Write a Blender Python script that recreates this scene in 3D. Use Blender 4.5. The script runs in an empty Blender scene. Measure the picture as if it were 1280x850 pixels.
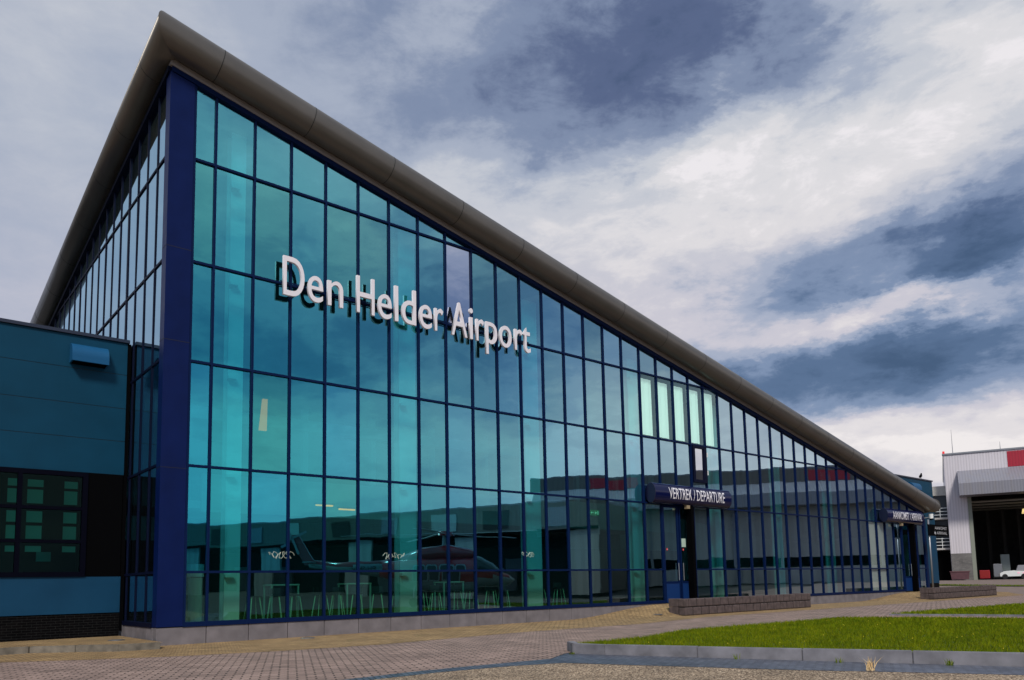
import bpy, bmesh, math, random
from mathutils import Vector, Matrix
random.seed(7)
sc = bpy.context.scene
C = sc.collection
# ------------------------------------------------------------------ camera
cd = bpy.data.cameras.new('camera'); cam = bpy.data.objects.new('camera', cd); C.objects.link(cam)
Rv = Vector((0.764213673, -0.644636014, -0.020539505)); Uv = Vector((-0.050307309, -0.091327639, 0.994549364)); Fv = Vector((0.642998162, 0.759014935, 0.102223734))
m = Matrix((Rv, Uv, -Fv)).transposed().to_4x4(); m.translation = Vector((-6.1266, -22.2498, 1.4640)); cam.matrix_world = m
cd.sensor_width = 36; cd.lens = 26.862; cd.shift_y = 0.16206; cd.clip_start = 0.1; cd.clip_end = 6000
sc.camera = cam
sc.render.resolution_x = 1024; sc.render.resolution_y = 680
sc.view_settings.view_transform = 'Standard'; sc.view_settings.look = 'None'; sc.view_settings.gamma = 1
sc.view_settings.exposure = 0.15
sc.render.engine = 'CYCLES'
sc.cycles.max_bounces = 10; sc.cycles.transparent_max_bounces = 16; sc.cycles.glossy_bounces = 5
sc.cycles.sample_clamp_indirect = 6
# ------------------------------------------------------------------ world
SUN_EL, SUN_AZ = math.radians(42), math.radians(218)      # azimuth clockwise from +Y
w = bpy.data.worlds.new('World'); sc.world = w; w.use_nodes = True
nt = w.node_tree; N = nt.nodes; L = nt.links; N.clear()
def nd(tree, t, **k):
    n = tree.nodes.new(t)
    for a, b in k.items(): setattr(n, a, b)
    return n
def mth(tree, op, a, b=None, c=None, clamp=False):
    n = tree.nodes.new('ShaderNodeMath'); n.operation = op; n.use_clamp = clamp
    for i, v in enumerate((a, b, c)):
        if v is None: continue
        if isinstance(v, (int, float)): n.inputs[i].default_value = v
        else: tree.links.new(v, n.inputs[i])
    return n.outputs[0]
sky = nd(nt, 'ShaderNodeTexSky', sky_type='NISHITA', sun_disc=False, sun_elevation=SUN_EL, sun_rotation=SUN_AZ, dust_density=2.0)
bg1 = nd(nt, 'ShaderNodeBackground'); bg1.inputs[1].default_value = 0.1; L.new(sky.outputs[0], bg1.inputs[0])
tc = nd(nt, 'ShaderNodeTexCoord'); sep = nd(nt, 'ShaderNodeSeparateXYZ'); L.new(tc.outputs['Generated'], sep.inputs[0])
X_, Y_, Z_ = sep.outputs
az = mth(nt, 'ARCTAN2', X_, Y_); el = mth(nt, 'ARCSINE', Z_)
zz = mth(nt, 'ADD', mth(nt, 'MAXIMUM', Z_, 0.0), 0.22)
cx = mth(nt, 'DIVIDE', X_, zz); cy = mth(nt, 'DIVIDE', Y_, zz)
cv = nd(nt, 'ShaderNodeCombineXYZ'); L.new(cx, cv.inputs[0]); L.new(cy, cv.inputs[1])
def noise(scale, det=6, rough=.55, off=0, dist=0, vec=None):
    n = nd(nt, 'ShaderNodeTexNoise', noise_dimensions='4D'); n.inputs['W'].default_value = off
    n.inputs['Scale'].default_value = scale; n.inputs['Detail'].default_value = det; n.inputs['Roughness'].default_value = rough; n.inputs['Distortion'].default_value = dist
    L.new(vec or cv.outputs[0], n.inputs['Vector']); return n.outputs[0]
cv2 = nd(nt, 'ShaderNodeCombineXYZ'); L.new(az, cv2.inputs[0]); L.new(mth(nt, 'MULTIPLY', el, 2.3), cv2.inputs[1])
n1 = noise(1.1, 7, .56, 3.1); n2 = noise(3.6, 8, .6, 9.7, .3, cv2.outputs[0]); nx = noise(3.2, 8, .64, 21.0, 0, cv2.outputs[0]); ny = noise(3.2, 8, .64, 33.0, 0, cv2.outputs[0])
azw = mth(nt, 'ADD', az, mth(nt, 'MULTIPLY', mth(nt, 'SUBTRACT', nx, .5), .50))
elw = mth(nt, 'ADD', el, mth(nt, 'MULTIPLY', mth(nt, 'SUBTRACT', ny, .5), .24))
amp = nd(nt, 'ShaderNodeMapRange'); amp.inputs[1].default_value = .25; amp.inputs[2].default_value = .85; amp.inputs[3].default_value = .22; amp.inputs[4].default_value = 1.0; L.new(az, amp.inputs[0])
n3 = noise(9.5, 10, .64, 15.3, .4, cv2.outputs[0])
nz = mth(nt, 'ADD', mth(nt, 'MULTIPLY', mth(nt, 'SUBTRACT', n1, .5), .45), mth(nt, 'MULTIPLY', mth(nt, 'SUBTRACT', n2, .5), .85))
nz = mth(nt, 'ADD', nz, mth(nt, 'MULTIPLY', mth(nt, 'SUBTRACT', n3, .5), .62))
base = mth(nt, 'ADD', mth(nt, 'MULTIPLY', nz, amp.outputs[0]), .64)
# cloud masses placed by compass direction and height above the horizon: azimuth, elevation, widths, brightness
BL = [(.78, .66, .18, .11, -.22), (.95, .60, .18, .09, -.23), (1.06, .68, .09, .05, -.26), (.50, .60, .22, .10, -.04), (.10, .45, .28, .40, .04),
      (1.31, .355, .11, .026, -.50), (1.22, .335, .12, .012, -.22), (1.16, .375, .07, .022, -.20), (1.01, .385, .05, .02, -.12), (1.04, .245, .16, .022, -.36), (1.24, .262, .12, .022, -.36), (.93, .30, .06, .02, -.12),
      (1.14, .21, .2, .015, -.20), (1.28, .44, .12, .03, -.08),
      (.86, .43, .18, .08, .16), (1.12, .48, .14, .06, .17), (1.22, .55, .13, .10, .20), (1.10, .32, .22, .03, .16), (1.2, .30, .1, .015, .14), (.66, .47, .14, .06, .10), (1.22, .155, .35, .03, .18), (1.0, .52, .03, .06, .15),
      (2.0, .42, .35, .09, -.20), (2.62, .32, .30, .06, -.14), (2.4, .20, .5, .05, .18), (2.3, .12, .8, .08, .22), (2.75, .50, .2, .06, .30), (2.35, .55, .2, .08, .2), (3.0, .75, .3, .12, -.1),
      (-2.3, .5, .7, .5, -.22), (1.9, .9, .6, .25, -.1)]
val = base
for a0, e0, sa, se, b in BL:
    da = mth(nt, 'DIVIDE', mth(nt, 'SUBTRACT', azw, a0), sa); de = mth(nt, 'DIVIDE', mth(nt, 'SUBTRACT', elw, e0), se)
    q = mth(nt, 'ADD', mth(nt, 'MULTIPLY', da, da), mth(nt, 'MULTIPLY', de, de))
    g = mth(nt, 'EXPONENT', mth(nt, 'MULTIPLY', q, -.5))
    val = mth(nt, 'ADD', val, mth(nt, 'MULTIPLY', g, b))
cr = nd(nt, 'ShaderNodeValToRGB'); L.new(val, cr.inputs[0]); cr.color_ramp.interpolation = 'EASE'
el_ = cr.color_ramp.elements
el_[0].position = .0; el_[0].color = (.045, .075, .150, 1); el_[1].position = 1.0; el_[1].color = (.80, .77, .79, 1)
for p_, c_ in ((.22, (.090, .122, .225, 1)), (.42, (.20, .25, .37, 1)), (.60, (.36, .405, .505, 1)), (.76, (.54, .56, .61, 1)), (.9, (.68, .67, .69, 1))):
    e = el_.new(p_); e.color = c_
cr2 = nd(nt, 'ShaderNodeValToRGB'); L.new(val, cr2.inputs[0]); cr2.color_ramp.interpolation = 'EASE'; e2 = cr2.color_ramp.elements
e2[0].position = .0; e2[0].color = (.045, .085, .165, 1); e2[1].position = 1.0; e2[1].color = (.82, .77, .76, 1)
for p_, c_ in ((.22, (.085, .140, .250, 1)), (.42, (.19, .255, .39, 1)), (.60, (.36, .40, .51, 1)), (.76, (.56, .54, .60, 1)), (.9, (.71, .67, .68, 1))):
    e = e2.new(p_); e.color = c_
em = nd(nt, 'ShaderNodeMapRange', interpolation_type='SMOOTHSTEP'); em.inputs[1].default_value = .30; em.inputs[2].default_value = .52; L.new(el, em.inputs[0])
cmx = nd(nt, 'ShaderNodeMix', data_type='RGBA'); L.new(em.outputs[0], cmx.inputs[0]); L.new(cr2.outputs[0], cmx.inputs[6]); L.new(cr.outputs[0], cmx.inputs[7])
bg2 = nd(nt, 'ShaderNodeBackground'); bg2.inputs[1].default_value = 1.0; L.new(cmx.outputs[2], bg2.inputs[0])
mx = nd(nt, 'ShaderNodeMixShader'); mx.inputs[0].default_value = .93; L.new(bg1.outputs[0], mx.inputs[1]); L.new(bg2.outputs[0], mx.inputs[2])
wo = nd(nt, 'ShaderNodeOutputWorld'); L.new(mx.outputs[0], wo.inputs[0])
# ------------------------------------------------------------------ sun (behind a thin overcast)
sd = bpy.data.lights.new('sun', 'SUN'); sd.energy = 2.3; sd.angle = math.radians(12); sd.color = (1, .95, .88)
so = bpy.data.objects.new('sun', sd); C.objects.link(so)
dv = Vector((math.sin(SUN_AZ) * math.cos(SUN_EL), math.cos(SUN_AZ) * math.cos(SUN_EL), math.sin(SUN_EL)))
so.rotation_euler = dv.to_track_quat('Z', 'Y').to_euler()

# ------------------------------------------------------------------ materials
MATS = {}
def principled(name, col, rough=.5, metal=0., spec=.5, var=.0, vscale=3., bump=0., bscale=40., emis=None, coat=0.):
    if name in MATS: return MATS[name]
    mt = bpy.data.materials.new(name); mt.use_nodes = True; t = mt.node_tree; b = t.nodes['Principled BSDF']
    b.inputs['Base Color'].default_value = (*col, 1); b.inputs['Roughness'].default_value = rough; b.inputs['Metallic'].default_value = metal
    b.inputs['Specular IOR Level'].default_value = spec; b.inputs['Coat Weight'].default_value = coat
    g = t.nodes.new('ShaderNodeNewGeometry')
    if var:
        n = t.nodes.new('ShaderNodeTexNoise'); n.inputs['Scale'].default_value = vscale; n.inputs['Detail'].default_value = 6; t.links.new(g.outputs['Position'], n.inputs['Vector'])
        r = t.nodes.new('ShaderNodeMapRange'); r.inputs[1].default_value = .3; r.inputs[2].default_value = .7; r.inputs[3].default_value = 1 - var; r.inputs[4].default_value = 1 + var
        t.links.new(n.outputs[0], r.inputs[0])
        x = t.nodes.new('ShaderNodeMix'); x.data_type = 'RGBA'; x.blend_type = 'MULTIPLY'; x.inputs[0].default_value = 1; x.inputs[6].default_value = (*col, 1)
        t.links.new(r.outputs[0], x.inputs[7]); t.links.new(x.outputs[2], b.inputs['Base Color'])
        rr = t.nodes.new('ShaderNodeMapRange'); rr.inputs[3].default_value = max(.02, rough - .12); rr.inputs[4].default_value = min(1, rough + .12); t.links.new(n.outputs[0], rr.inputs[0]); t.links.new(rr.outputs[0], b.inputs['Roughness'])
    if bump:
        n = t.nodes.new('ShaderNodeTexNoise'); n.inputs['Scale'].default_value = bscale; n.inputs['Detail'].default_value = 4; t.links.new(g.outputs['Position'], n.inputs['Vector'])
        bp = t.nodes.new('ShaderNodeBump'); bp.inputs['Strength'].default_value = bump; bp.inputs['Distance'].default_value = .01
        t.links.new(n.outputs[0], bp.inputs['Height']); t.links.new(bp.outputs[0], b.inputs['Normal'])
    if emis: b.inputs['Emission Color'].default_value = (*emis[0], 1); b.inputs['Emission Strength'].default_value = emis[1]
    MATS[name] = mt; return mt
def brickmat(name, c1, c2, mortar, bw, bh, ms=.006, rough=.8, plane='XY', rot=0., bump=.5, off=.5, stain=None):
    if name in MATS: return MATS[name]
    mt = bpy.data.materials.new(name); mt.use_nodes = True; t = mt.node_tree; b = t.nodes['Principled BSDF']; b.inputs['Roughness'].default_value = rough
    g = t.nodes.new('ShaderNodeNewGeometry'); s = t.nodes.new('ShaderNodeSeparateXYZ'); t.links.new(g.outputs['Position'], s.inputs[0])
    cb = t.nodes.new('ShaderNodeCombineXYZ'); t.links.new(s.outputs['XYZ'.index(plane[0])], cb.inputs[0]); t.links.new(s.outputs['XYZ'.index(plane[1])], cb.inputs[1])
    vec = cb.outputs[0]
    if rot:
        mp = t.nodes.new('ShaderNodeMapping'); mp.inputs['Rotation'].default_value = (0, 0, rot); t.links.new(vec, mp.inputs[0]); vec = mp.outputs[0]
    br = t.nodes.new('ShaderNodeTexBrick'); br.offset = off; t.links.new(vec, br.inputs['Vector'])
    br.inputs['Color1'].default_value = (*c1, 1); br.inputs['Color2'].default_value = (*c2, 1); br.inputs['Mortar'].default_value = (*mortar, 1)
    br.inputs['Scale'].default_value = 1; br.inputs['Brick Width'].default_value = bw; br.inputs['Row Height'].default_value = bh; br.inputs['Mortar Size'].default_value = ms; br.inputs['Mortar Smooth'].default_value = .3; br.inputs['Bias'].default_value = 0
    n = t.nodes.new('ShaderNodeTexNoise'); n.inputs['Scale'].default_value = .9; n.inputs['Detail'].default_value = 8; n.inputs['Roughness'].default_value = .65; t.links.new(g.outputs['Position'], n.inputs['Vector'])
    r = t.nodes.new('ShaderNodeMapRange'); r.inputs[1].default_value = .3; r.inputs[2].default_value = .7; r.inputs[3].default_value = .72; r.inputs[4].default_value = 1.28; t.links.new(n.outputs[0], r.inputs[0])
    x = t.nodes.new('ShaderNodeMix'); x.data_type = 'RGBA'; x.blend_type = 'MULTIPLY'; x.inputs[0].default_value = 1; t.links.new(br.outputs[0], x.inputs[6]); t.links.new(r.outputs[0], x.inputs[7])
    col = x.outputs[2]
    n3 = t.nodes.new('ShaderNodeTexNoise'); n3.inputs['Scale'].default_value = 60; n3.inputs['Detail'].default_value = 3; t.links.new(g.outputs['Position'], n3.inputs['Vector'])
    r3 = t.nodes.new('ShaderNodeMapRange'); r3.inputs[1].default_value = .3; r3.inputs[2].default_value = .7; r3.inputs[3].default_value = .6; r3.inputs[4].default_value = 1.4; t.links.new(n3.outputs[0], r3.inputs[0])
    x3 = t.nodes.new('ShaderNodeMix'); x3.data_type = 'RGBA'; x3.blend_type = 'MULTIPLY'; x3.inputs[0].default_value = 1; t.links.new(col, x3.inputs[6]); t.links.new(r3.outputs[0], x3.inputs[7]); col = x3.outputs[2]
    if stain:
        n2 = t.nodes.new('ShaderNodeTexNoise'); n2.inputs['Scale'].default_value = stain[1]; n2.inputs['Detail'].default_value = 10; n2.inputs['Roughness'].default_value = .7; t.links.new(g.outputs['Position'], n2.inputs['Vector'])
        r2 = t.nodes.new('ShaderNodeMapRange'); r2.inputs[1].default_value = stain[2]; r2.inputs[2].default_value = stain[2] + .1; t.links.new(n2.outputs[0], r2.inputs[0])
        x2 = t.nodes.new('ShaderNodeMix'); x2.data_type = 'RGBA'; t.links.new(r2.outputs[0], x2.inputs[0]); t.links.new(col, x2.inputs[6]); x2.inputs[7].default_value = (*stain[0], 1); col = x2.outputs[2]
    t.links.new(col, b.inputs['Base Color'])
    bp = t.nodes.new('ShaderNodeBump'); bp.inputs['Strength'].default_value = bump; bp.inputs['Distance'].default_value = .01; bp.invert = True
    t.links.new(br.outputs['Fac'], bp.inputs['Height']); t.links.new(bp.outputs[0], b.inputs['Normal'])
    MATS[name] = mt; return mt
def corrugated(name, col, pitch=.25, rough=.5, streak=(.25, .2, .12), amt=.25):
    if name in MATS: return MATS[name]
    mt = bpy.data.materials.new(name); mt.use_nodes = True; t = mt.node_tree; b = t.nodes['Principled BSDF']; b.inputs['Roughness'].default_value = rough
    tcx = t.nodes.new('ShaderNodeTexCoord'); s = t.nodes.new('ShaderNodeSeparateXYZ'); t.links.new(tcx.outputs['Object'], s.inputs[0])
    ws = mth(t, 'SINE', mth(t, 'MULTIPLY', s.outputs[0], 2 * math.pi / pitch)); ws = mth(t, 'MULTIPLY', mth(t, 'GREATER_THAN', ws, .3), 1.0)
    bp = t.nodes.new('ShaderNodeBump'); bp.inputs['Strength'].default_value = .6; bp.inputs['Distance'].default_value = .03; t.links.new(ws, bp.inputs['Height']); t.links.new(bp.outputs[0], b.inputs['Normal'])
    mp = t.nodes.new('ShaderNodeMapping'); mp.inputs['Scale'].default_value = (3, 1, .15); t.links.new(tcx.outputs['Object'], mp.inputs[0])
    n = t.nodes.new('ShaderNodeTexNoise'); n.inputs['Scale'].default_value = 1.2; n.inputs['Detail'].default_value = 8; t.links.new(mp.outputs[0], n.inputs['Vector'])
    r = t.nodes.new('ShaderNodeMapRange'); r.inputs[1].default_value = .48; r.inputs[2].default_value = .75; r.inputs[4].default_value = amt; t.links.new(n.outputs[0], r.inputs[0])
    x = t.nodes.new('ShaderNodeMix'); x.data_type = 'RGBA'; t.links.new(r.outputs[0], x.inputs[0]); x.inputs[6].default_value = (*col, 1); x.inputs[7].default_value = (*streak, 1)
    sh = mth(t, 'SUBTRACT', 1.0, mth(t, 'MULTIPLY', ws, .12)); x2 = t.nodes.new('ShaderNodeMix'); x2.data_type = 'RGBA'; x2.blend_type = 'MULTIPLY'; x2.inputs[0].default_value = 1; t.links.new(x.outputs[2], x2.inputs[6]); t.links.new(sh, x2.inputs[7])
    t.links.new(x2.outputs[2], b.inputs['Base Color']); MATS[name] = mt; return mt
def glass(name, trans, r0, r1, f0=.30, f1=1.0, wav=.05, fp=2.2):
    """thin coated pane: tinted see-through plus a mirror coat that grows neutral and strong at grazing angles"""
    mt = bpy.data.materials.new(name); mt.use_nodes = True; t = mt.node_tree; t.nodes.clear()
    tr = t.nodes.new('ShaderNodeBsdfTransparent'); tr.inputs[0].default_value = (*trans, 1)
    gl = t.nodes.new('ShaderNodeBsdfGlossy'); gl.inputs['Roughness'].default_value = .0
    lw = t.nodes.new('ShaderNodeLayerWeight'); lw.inputs['Blend'].default_value = .5
    fc = lw.outputs['Facing']
    cm = t.nodes.new('ShaderNodeMix'); cm.data_type = 'RGBA'; ms = t.nodes.new('ShaderNodeMapRange'); ms.interpolation_type = 'SMOOTHSTEP'; ms.inputs[1].default_value = .0; ms.inputs[2].default_value = .55; t.links.new(fc, ms.inputs[0]); t.links.new(ms.outputs[0], cm.inputs[0]); cm.inputs[6].default_value = (*r0, 1); cm.inputs[7].default_value = (*r1, 1); t.links.new(cm.outputs[2], gl.inputs[0])
    fac = mth(t, 'ADD', f0, mth(t, 'MULTIPLY', mth(t, 'POWER', fc, fp), f1 - f0), clamp=True)
    g = t.nodes.new('ShaderNodeNewGeometry'); n = t.nodes.new('ShaderNodeTexNoise'); n.inputs['Scale'].default_value = 1.1; n.inputs['Detail'].default_value = 1.5; t.links.new(g.outputs['Position'], n.inputs['Vector'])
    bp = t.nodes.new('ShaderNodeBump'); bp.inputs['Strength'].default_value = wav; bp.inputs['Distance'].default_value = .02; t.links.new(n.outputs[0], bp.inputs['Height']); t.links.new(bp.outputs[0], gl.inputs['Normal'])
    mxs = t.nodes.new('ShaderNodeMixShader'); t.links.new(fac, mxs.inputs[0]); t.links.new(tr.outputs[0], mxs.inputs[1]); t.links.new(gl.outputs[0], mxs.inputs[2])
    o = t.nodes.new('ShaderNodeOutputMaterial'); t.links.new(mxs.outputs[0], o.inputs[0]); MATS[name] = mt; return mt

M_TEAL = glass('teal_glass', (.24, .93, .97), (.05, .70, .84), (.62, .80, .92), f0=.46, f1=1.0, fp=1.1, wav=.05)
M_MINT = glass('mint_glass', (.74, .95, .90), (.10, .55, .62), (.6, .85, .9), f0=.15, f1=.7)
M_TEAL2 = glass('teal_glass_blue', (.20, .86, .98), (.045, .64, .88), (.60, .80, .94), f0=.50, f1=1.0, fp=1.1, wav=.055)
M_TEAL3 = glass('teal_glass_green', (.30, .98, .93), (.07, .74, .78), (.64, .82, .90), f0=.42, f1=1.0, fp=1.1, wav=.055)
M_LOW = glass('entrance_glass', (.45, .88, .72), (.22, .52, .50), (.60, .74, .80), f0=.34, f1=1.0, fp=1.1, wav=.06)
M_CLEAR = glass('clear_glass', (.80, .92, .90), (.75, .80, 1.0), (.9, .95, 1.0), f0=.25, f1=.9)
M_MIRROR = glass('pale_glass', (.3, .4, .45), (.62, .70, .95), (.9, .95, 1.0), f0=.75, f1=.95)
M_SIDE = glass('side_glass', (.2, .5, .6), (.32, .64, .84), (.60, .86, 1.0), f0=.5, f1=.95)
M_DARKG = glass('dark_glass', (.12, .62, .55), (.04, .08, .08), (.1, .14, .16), f0=.12, f1=.6)
NAVY = principled('navy_paint', (.002, .010, .070), .4, spec=.12, var=.12, vscale=1.5)
NAVYF = principled('navy_frame', (.002, .011, .055), .5, spec=.08)
NAVYD = principled('dark_frame', (.003, .005, .020), .5, spec=.08)
TUBE = principled('bronze_metal', (.125, .115, .102), .36, metal=.45, var=.10, vscale=.8)
SEAM = principled('seam_black', (.01, .01, .01), .7)
FASC = principled('fascia_grey', (.30, .27, .25), .5, metal=.3)
PLINTH = principled('plinth_stone', (.165, .15, .16), .8, var=.22, vscale=2.2, bump=.3, bscale=60)
WHITE = principled('white_paint', (.84, .86, .84), .5)
OFFW = principled('offwhite_wall', (.40, .46, .44), .6, var=.06)
CEIL = principled('ceiling_grey', (.16, .19, .22), .7, var=.1)
INTD = principled('interior_dark', (.015, .017, .02), .7)
IFLOOR = principled('hall_floor', (.05, .048, .045), .35, var=.1)
BLACK = principled('black_cladding', (.0015, .0015, .002), .7, spec=.03)
STEEL = principled('steel_grey', (.32, .33, .35), .4, metal=.6)
RED = principled('red_panel', (.42, .012, .03), .5, var=.08)
BLUEP = principled('blue_panel', (.001, .044, .088), .5, spec=.15, var=.14, vscale=.7)
BLUEL = principled('light_blue_panel', (.005, .046, .100), .5, spec=.15, var=.14, vscale=.7)
LETF = principled('letter_face', (.80, .76, .80), .4, metal=0.)
LETB = principled('letter_back', (.012, .012, .012), .8)
SIGNB = principled('sign_navy', (.002, .005, .048), .14, spec=.35)
SIGNE = principled('sign_end', (.006, .008, .03), .3)

# ------------------------------------------------------------------ mesh helpers
def obj(name, bm, mat, parent=None, smooth=False, recalc=True):
    me = bpy.data.meshes.new(name)
    if recalc: bmesh.ops.recalc_face_normals(bm, faces=bm.faces)
    bm.to_mesh(me); bm.free()
    for mm in (mat if isinstance(mat, (list, tuple)) else [mat]): me.materials.append(mm)
    if smooth:
        for p in me.polygons: p.use_smooth = True
    o = bpy.data.objects.new(name, me); C.objects.link(o)
    if parent: o.parent = parent
    return o
def tag(o, label, cat, group=None, kind=None):
    if label: o['label'] = label
    if cat: o['category'] = cat
    if group: o['group'] = group
    if kind: o['kind'] = kind
    return o
def thing(name, label, cat, loc=(0, 0, 0), rz=0, group=None):
    o = bpy.data.objects.new(name, None); C.objects.link(o); o.location = loc; o.rotation_euler = (0, 0, rz); o.empty_display_size = .2
    return tag(o, label, cat, group)
def struct(o): o['kind'] = 'structure'; return o
def box(bm, x0, y0, z0, x1, y1, z1, mi=0, M=None, bev=0):
    vs = [bm.verts.new(v) for v in ((x0, y0, z0), (x1, y0, z0), (x1, y1, z0), (x0, y1, z0), (x0, y0, z1), (x1, y0, z1), (x1, y1, z1), (x0, y1, z1))]
    if M is not None:
        for v in vs: v.co = M @ v.co
    fs = [bm.faces.new([vs[i] for i in f]) for f in ((0, 3, 2, 1), (4, 5, 6, 7), (0, 1, 5, 4), (1, 2, 6, 5), (2, 3, 7, 6), (3, 0, 4, 7))]
    for f in fs: f.material_index = mi
    if bev:
        es = list({e for f in fs for e in f.edges}); bmesh.ops.bevel(bm, geom=es, offset=bev, segments=2, affect='EDGES', profile=.5)
    return bm
def B(*a, **k): return box(bmesh.new(), *a, **k)
def prism(bm, pts, axis, a, b, mi=0):
    """polygon pts in the two other axes, extruded along axis from a to b"""
    def mk(p, t): return {'x': (t, p[0], p[1]), 'y': (p[0], t, p[1]), 'z': (p[0], p[1], t)}[axis]
    A = [bm.verts.new(mk(p, a)) for p in pts]; Bv = [bm.verts.new(mk(p, b)) for p in pts]; n = len(pts)
    fs = [bm.faces.new(A), bm.faces.new(Bv[::-1])] + [bm.faces.new((A[i], Bv[i], Bv[(i + 1) % n], A[(i + 1) % n])) for i in range(n)]
    for f in fs: f.material_index = mi
    return bm
def rod(bm, a, b, r, r2=None, seg=8, mi=0, caps=True):
    a, b = Vector(a), Vector(b); d = (b - a); q = d.to_track_quat('Z', 'Y').to_matrix(); r2 = r if r2 is None else r2
    R0 = [bm.verts.new(a + q @ Vector((math.cos(t) * r, math.sin(t) * r, 0))) for t in [2 * math.pi * i / seg for i in range(seg)]]
    R1 = [bm.verts.new(b + q @ Vector((math.cos(t) * r2, math.sin(t) * r2, 0))) for t in [2 * math.pi * i / seg for i in range(seg)]]
    for i in range(seg):
        f = bm.faces.new((R0[i], R0[(i + 1) % seg], R1[(i + 1) % seg], R1[i])); f.material_index = mi
    if caps:
        f = bm.faces.new(R0[::-1]); f.material_index = mi; f = bm.faces.new(R1); f.material_index = mi
    return bm
def loft(rings, cap=True, bm=None, mi=0):
    bm = bm or bmesh.new(); V = [[bm.verts.new(p) for p in r] for r in rings]; n = len(V[0])
    for A, Bv in zip(V, V[1:]):
        for i in range(n):
            f = bm.faces.new((A[i], A[(i + 1) % n], Bv[(i + 1) % n], Bv[i])); f.material_index = mi
    if cap: bm.faces.new(V[0][::-1]); bm.faces.new(V[-1])
    return bm
def sstep(t): t = max(0., min(1., t)); return t * t * (3 - 2 * t)
def grade(x, y): return .95 * sstep((math.hypot(x - 20, y + 10) - 36) / 22)
def terr(x, y):
    r = math.hypot(x - 20, y + 10)
    z = .95 * sstep((r - 36) / 22)
    def ramp(c0, c1, wl, wr, h, dy):
        d = (c0 - x) / wl if x < c0 else ((x - c1) / wr if x > c1 else 0)
        return h * sstep(1 - d) * sstep(1 - max(0, -y - .3) / dy) if y < 3 else 0
    z += ramp(21.4, 24.3, 6.0, 7.0, .45, 1.8) + ramp(47.2, 52.0, 7.0, 8, .42, 2.2)
    return z
def sheet(name, pts, off, mat, step=1.5):
    bm = bmesh.new(); bm.faces.new([bm.verts.new((x, y, 0)) for x, y in pts])
    xs = [p[0] for p in pts]; ys = [p[1] for p in pts]
    for ax, lo, hi in ((0, min(xs), max(xs)), (1, min(ys), max(ys))):
        t = math.ceil(lo / step) * step
        while t < hi:
            co = (t, 0, 0) if ax == 0 else (0, t, 0); no = (1, 0, 0) if ax == 0 else (0, 1, 0)
            bmesh.ops.bisect_plane(bm, geom=bm.verts[:] + bm.edges[:] + bm.faces[:], plane_co=co, plane_no=no); t += step
    for v in bm.verts: v.co.z = terr(v.co.x, v.co.y) + off
    for f in bm.faces:
        f.normal_update()
        if f.normal.z < 0: f.normal_flip()
    return struct(obj(name, bm, mat, recalc=False, smooth=True))

# ------------------------------------------------------------------ ground
TAN = brickmat('tan_pavers', (.43, .28, .125), (.30, .19, .08), (.10, .065, .035), .24, .12, ms=.014, bump=.9, stain=((.17, .14, .03), 1.3, .60))
REDP = brickmat('red_pavers', (.42, .295, .245), (.28, .195, .16), (.06, .042, .03), .30, .15, ms=.018, rot=.42, bump=1.0, stain=((.17, .12, .06), 1.6, .66))
BLUEB = brickmat('blue_grey_bricks', (.13, .145, .19), (.07, .08, .115), (.02, .02, .02), .21, .10, ms=.012, rough=.4, rot=-1.2)
PINK = brickmat('pink_paving', (.40, .24, .22), (.35, .20, .18), (.12, .08, .07), .3, .15, rot=-1.2, bump=.2)
GRAVEL = principled('chip_asphalt', (.2, .15, .09), .85)
t = GRAVEL.node_tree; b = t.nodes['Principled BSDF']; g = t.nodes.new('ShaderNodeNewGeometry')
v = t.nodes.new('ShaderNodeTexVoronoi'); v.inputs['Scale'].default_value = 48; t.links.new(g.outputs['Position'], v.inputs['Vector'])
rp = t.nodes.new('ShaderNodeValToRGB'); rp.color_ramp.elements[0].color = (.05, .033, .02, 1); rp.color_ramp.elements[1].color = (.75, .58, .40, 1); e = rp.color_ramp.elements.new(.55); e.color = (.24, .165, .10, 1)
sx = t.nodes.new('ShaderNodeSeparateColor'); t.links.new(v.outputs['Color'], sx.inputs[0]); t.links.new(sx.outputs[0], rp.inputs[0])
nn = t.nodes.new('ShaderNodeTexNoise'); nn.inputs['Scale'].default_value = .8; nn.inputs['Detail'].default_value = 6; t.links.new(g.outputs['Position'], nn.inputs['Vector'])
rr = t.nodes.new('ShaderNodeMapRange'); rr.inputs[1].default_value = .3; rr.inputs[2].default_value = .7; rr.inputs[3].default_value = .7; rr.inputs[4].default_value = 1.2; t.links.new(nn.outputs[0], rr.inputs[0])
xm = t.nodes.new('ShaderNodeMix'); xm.data_type = 'RGBA'; xm.blend_type = 'MULTIPLY'; xm.inputs[0].default_value = 1; t.links.new(rp.outputs[0], xm.inputs[6]); t.links.new(rr.outputs[0], xm.inputs[7]); t.links.new(xm.outputs[2], b.inputs['Base Color'])
bp = t.nodes.new('ShaderNodeBump'); bp.inputs['Strength'].default_value = .8; bp.inputs['Distance'].default_value = .01; t.links.new(v.outputs['Distance'], bp.inputs['Height']); t.links.new(bp.outputs[0], b.inputs['Normal'])
ASPH = principled('apron_asphalt', (.075, .07, .065), .8, var=.25, vscale=.3)
TURF = principled('turf_soil', (.05, .075, .01), .9, var=.35, vscale=2.5, bump=.6, bscale=30)

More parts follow.
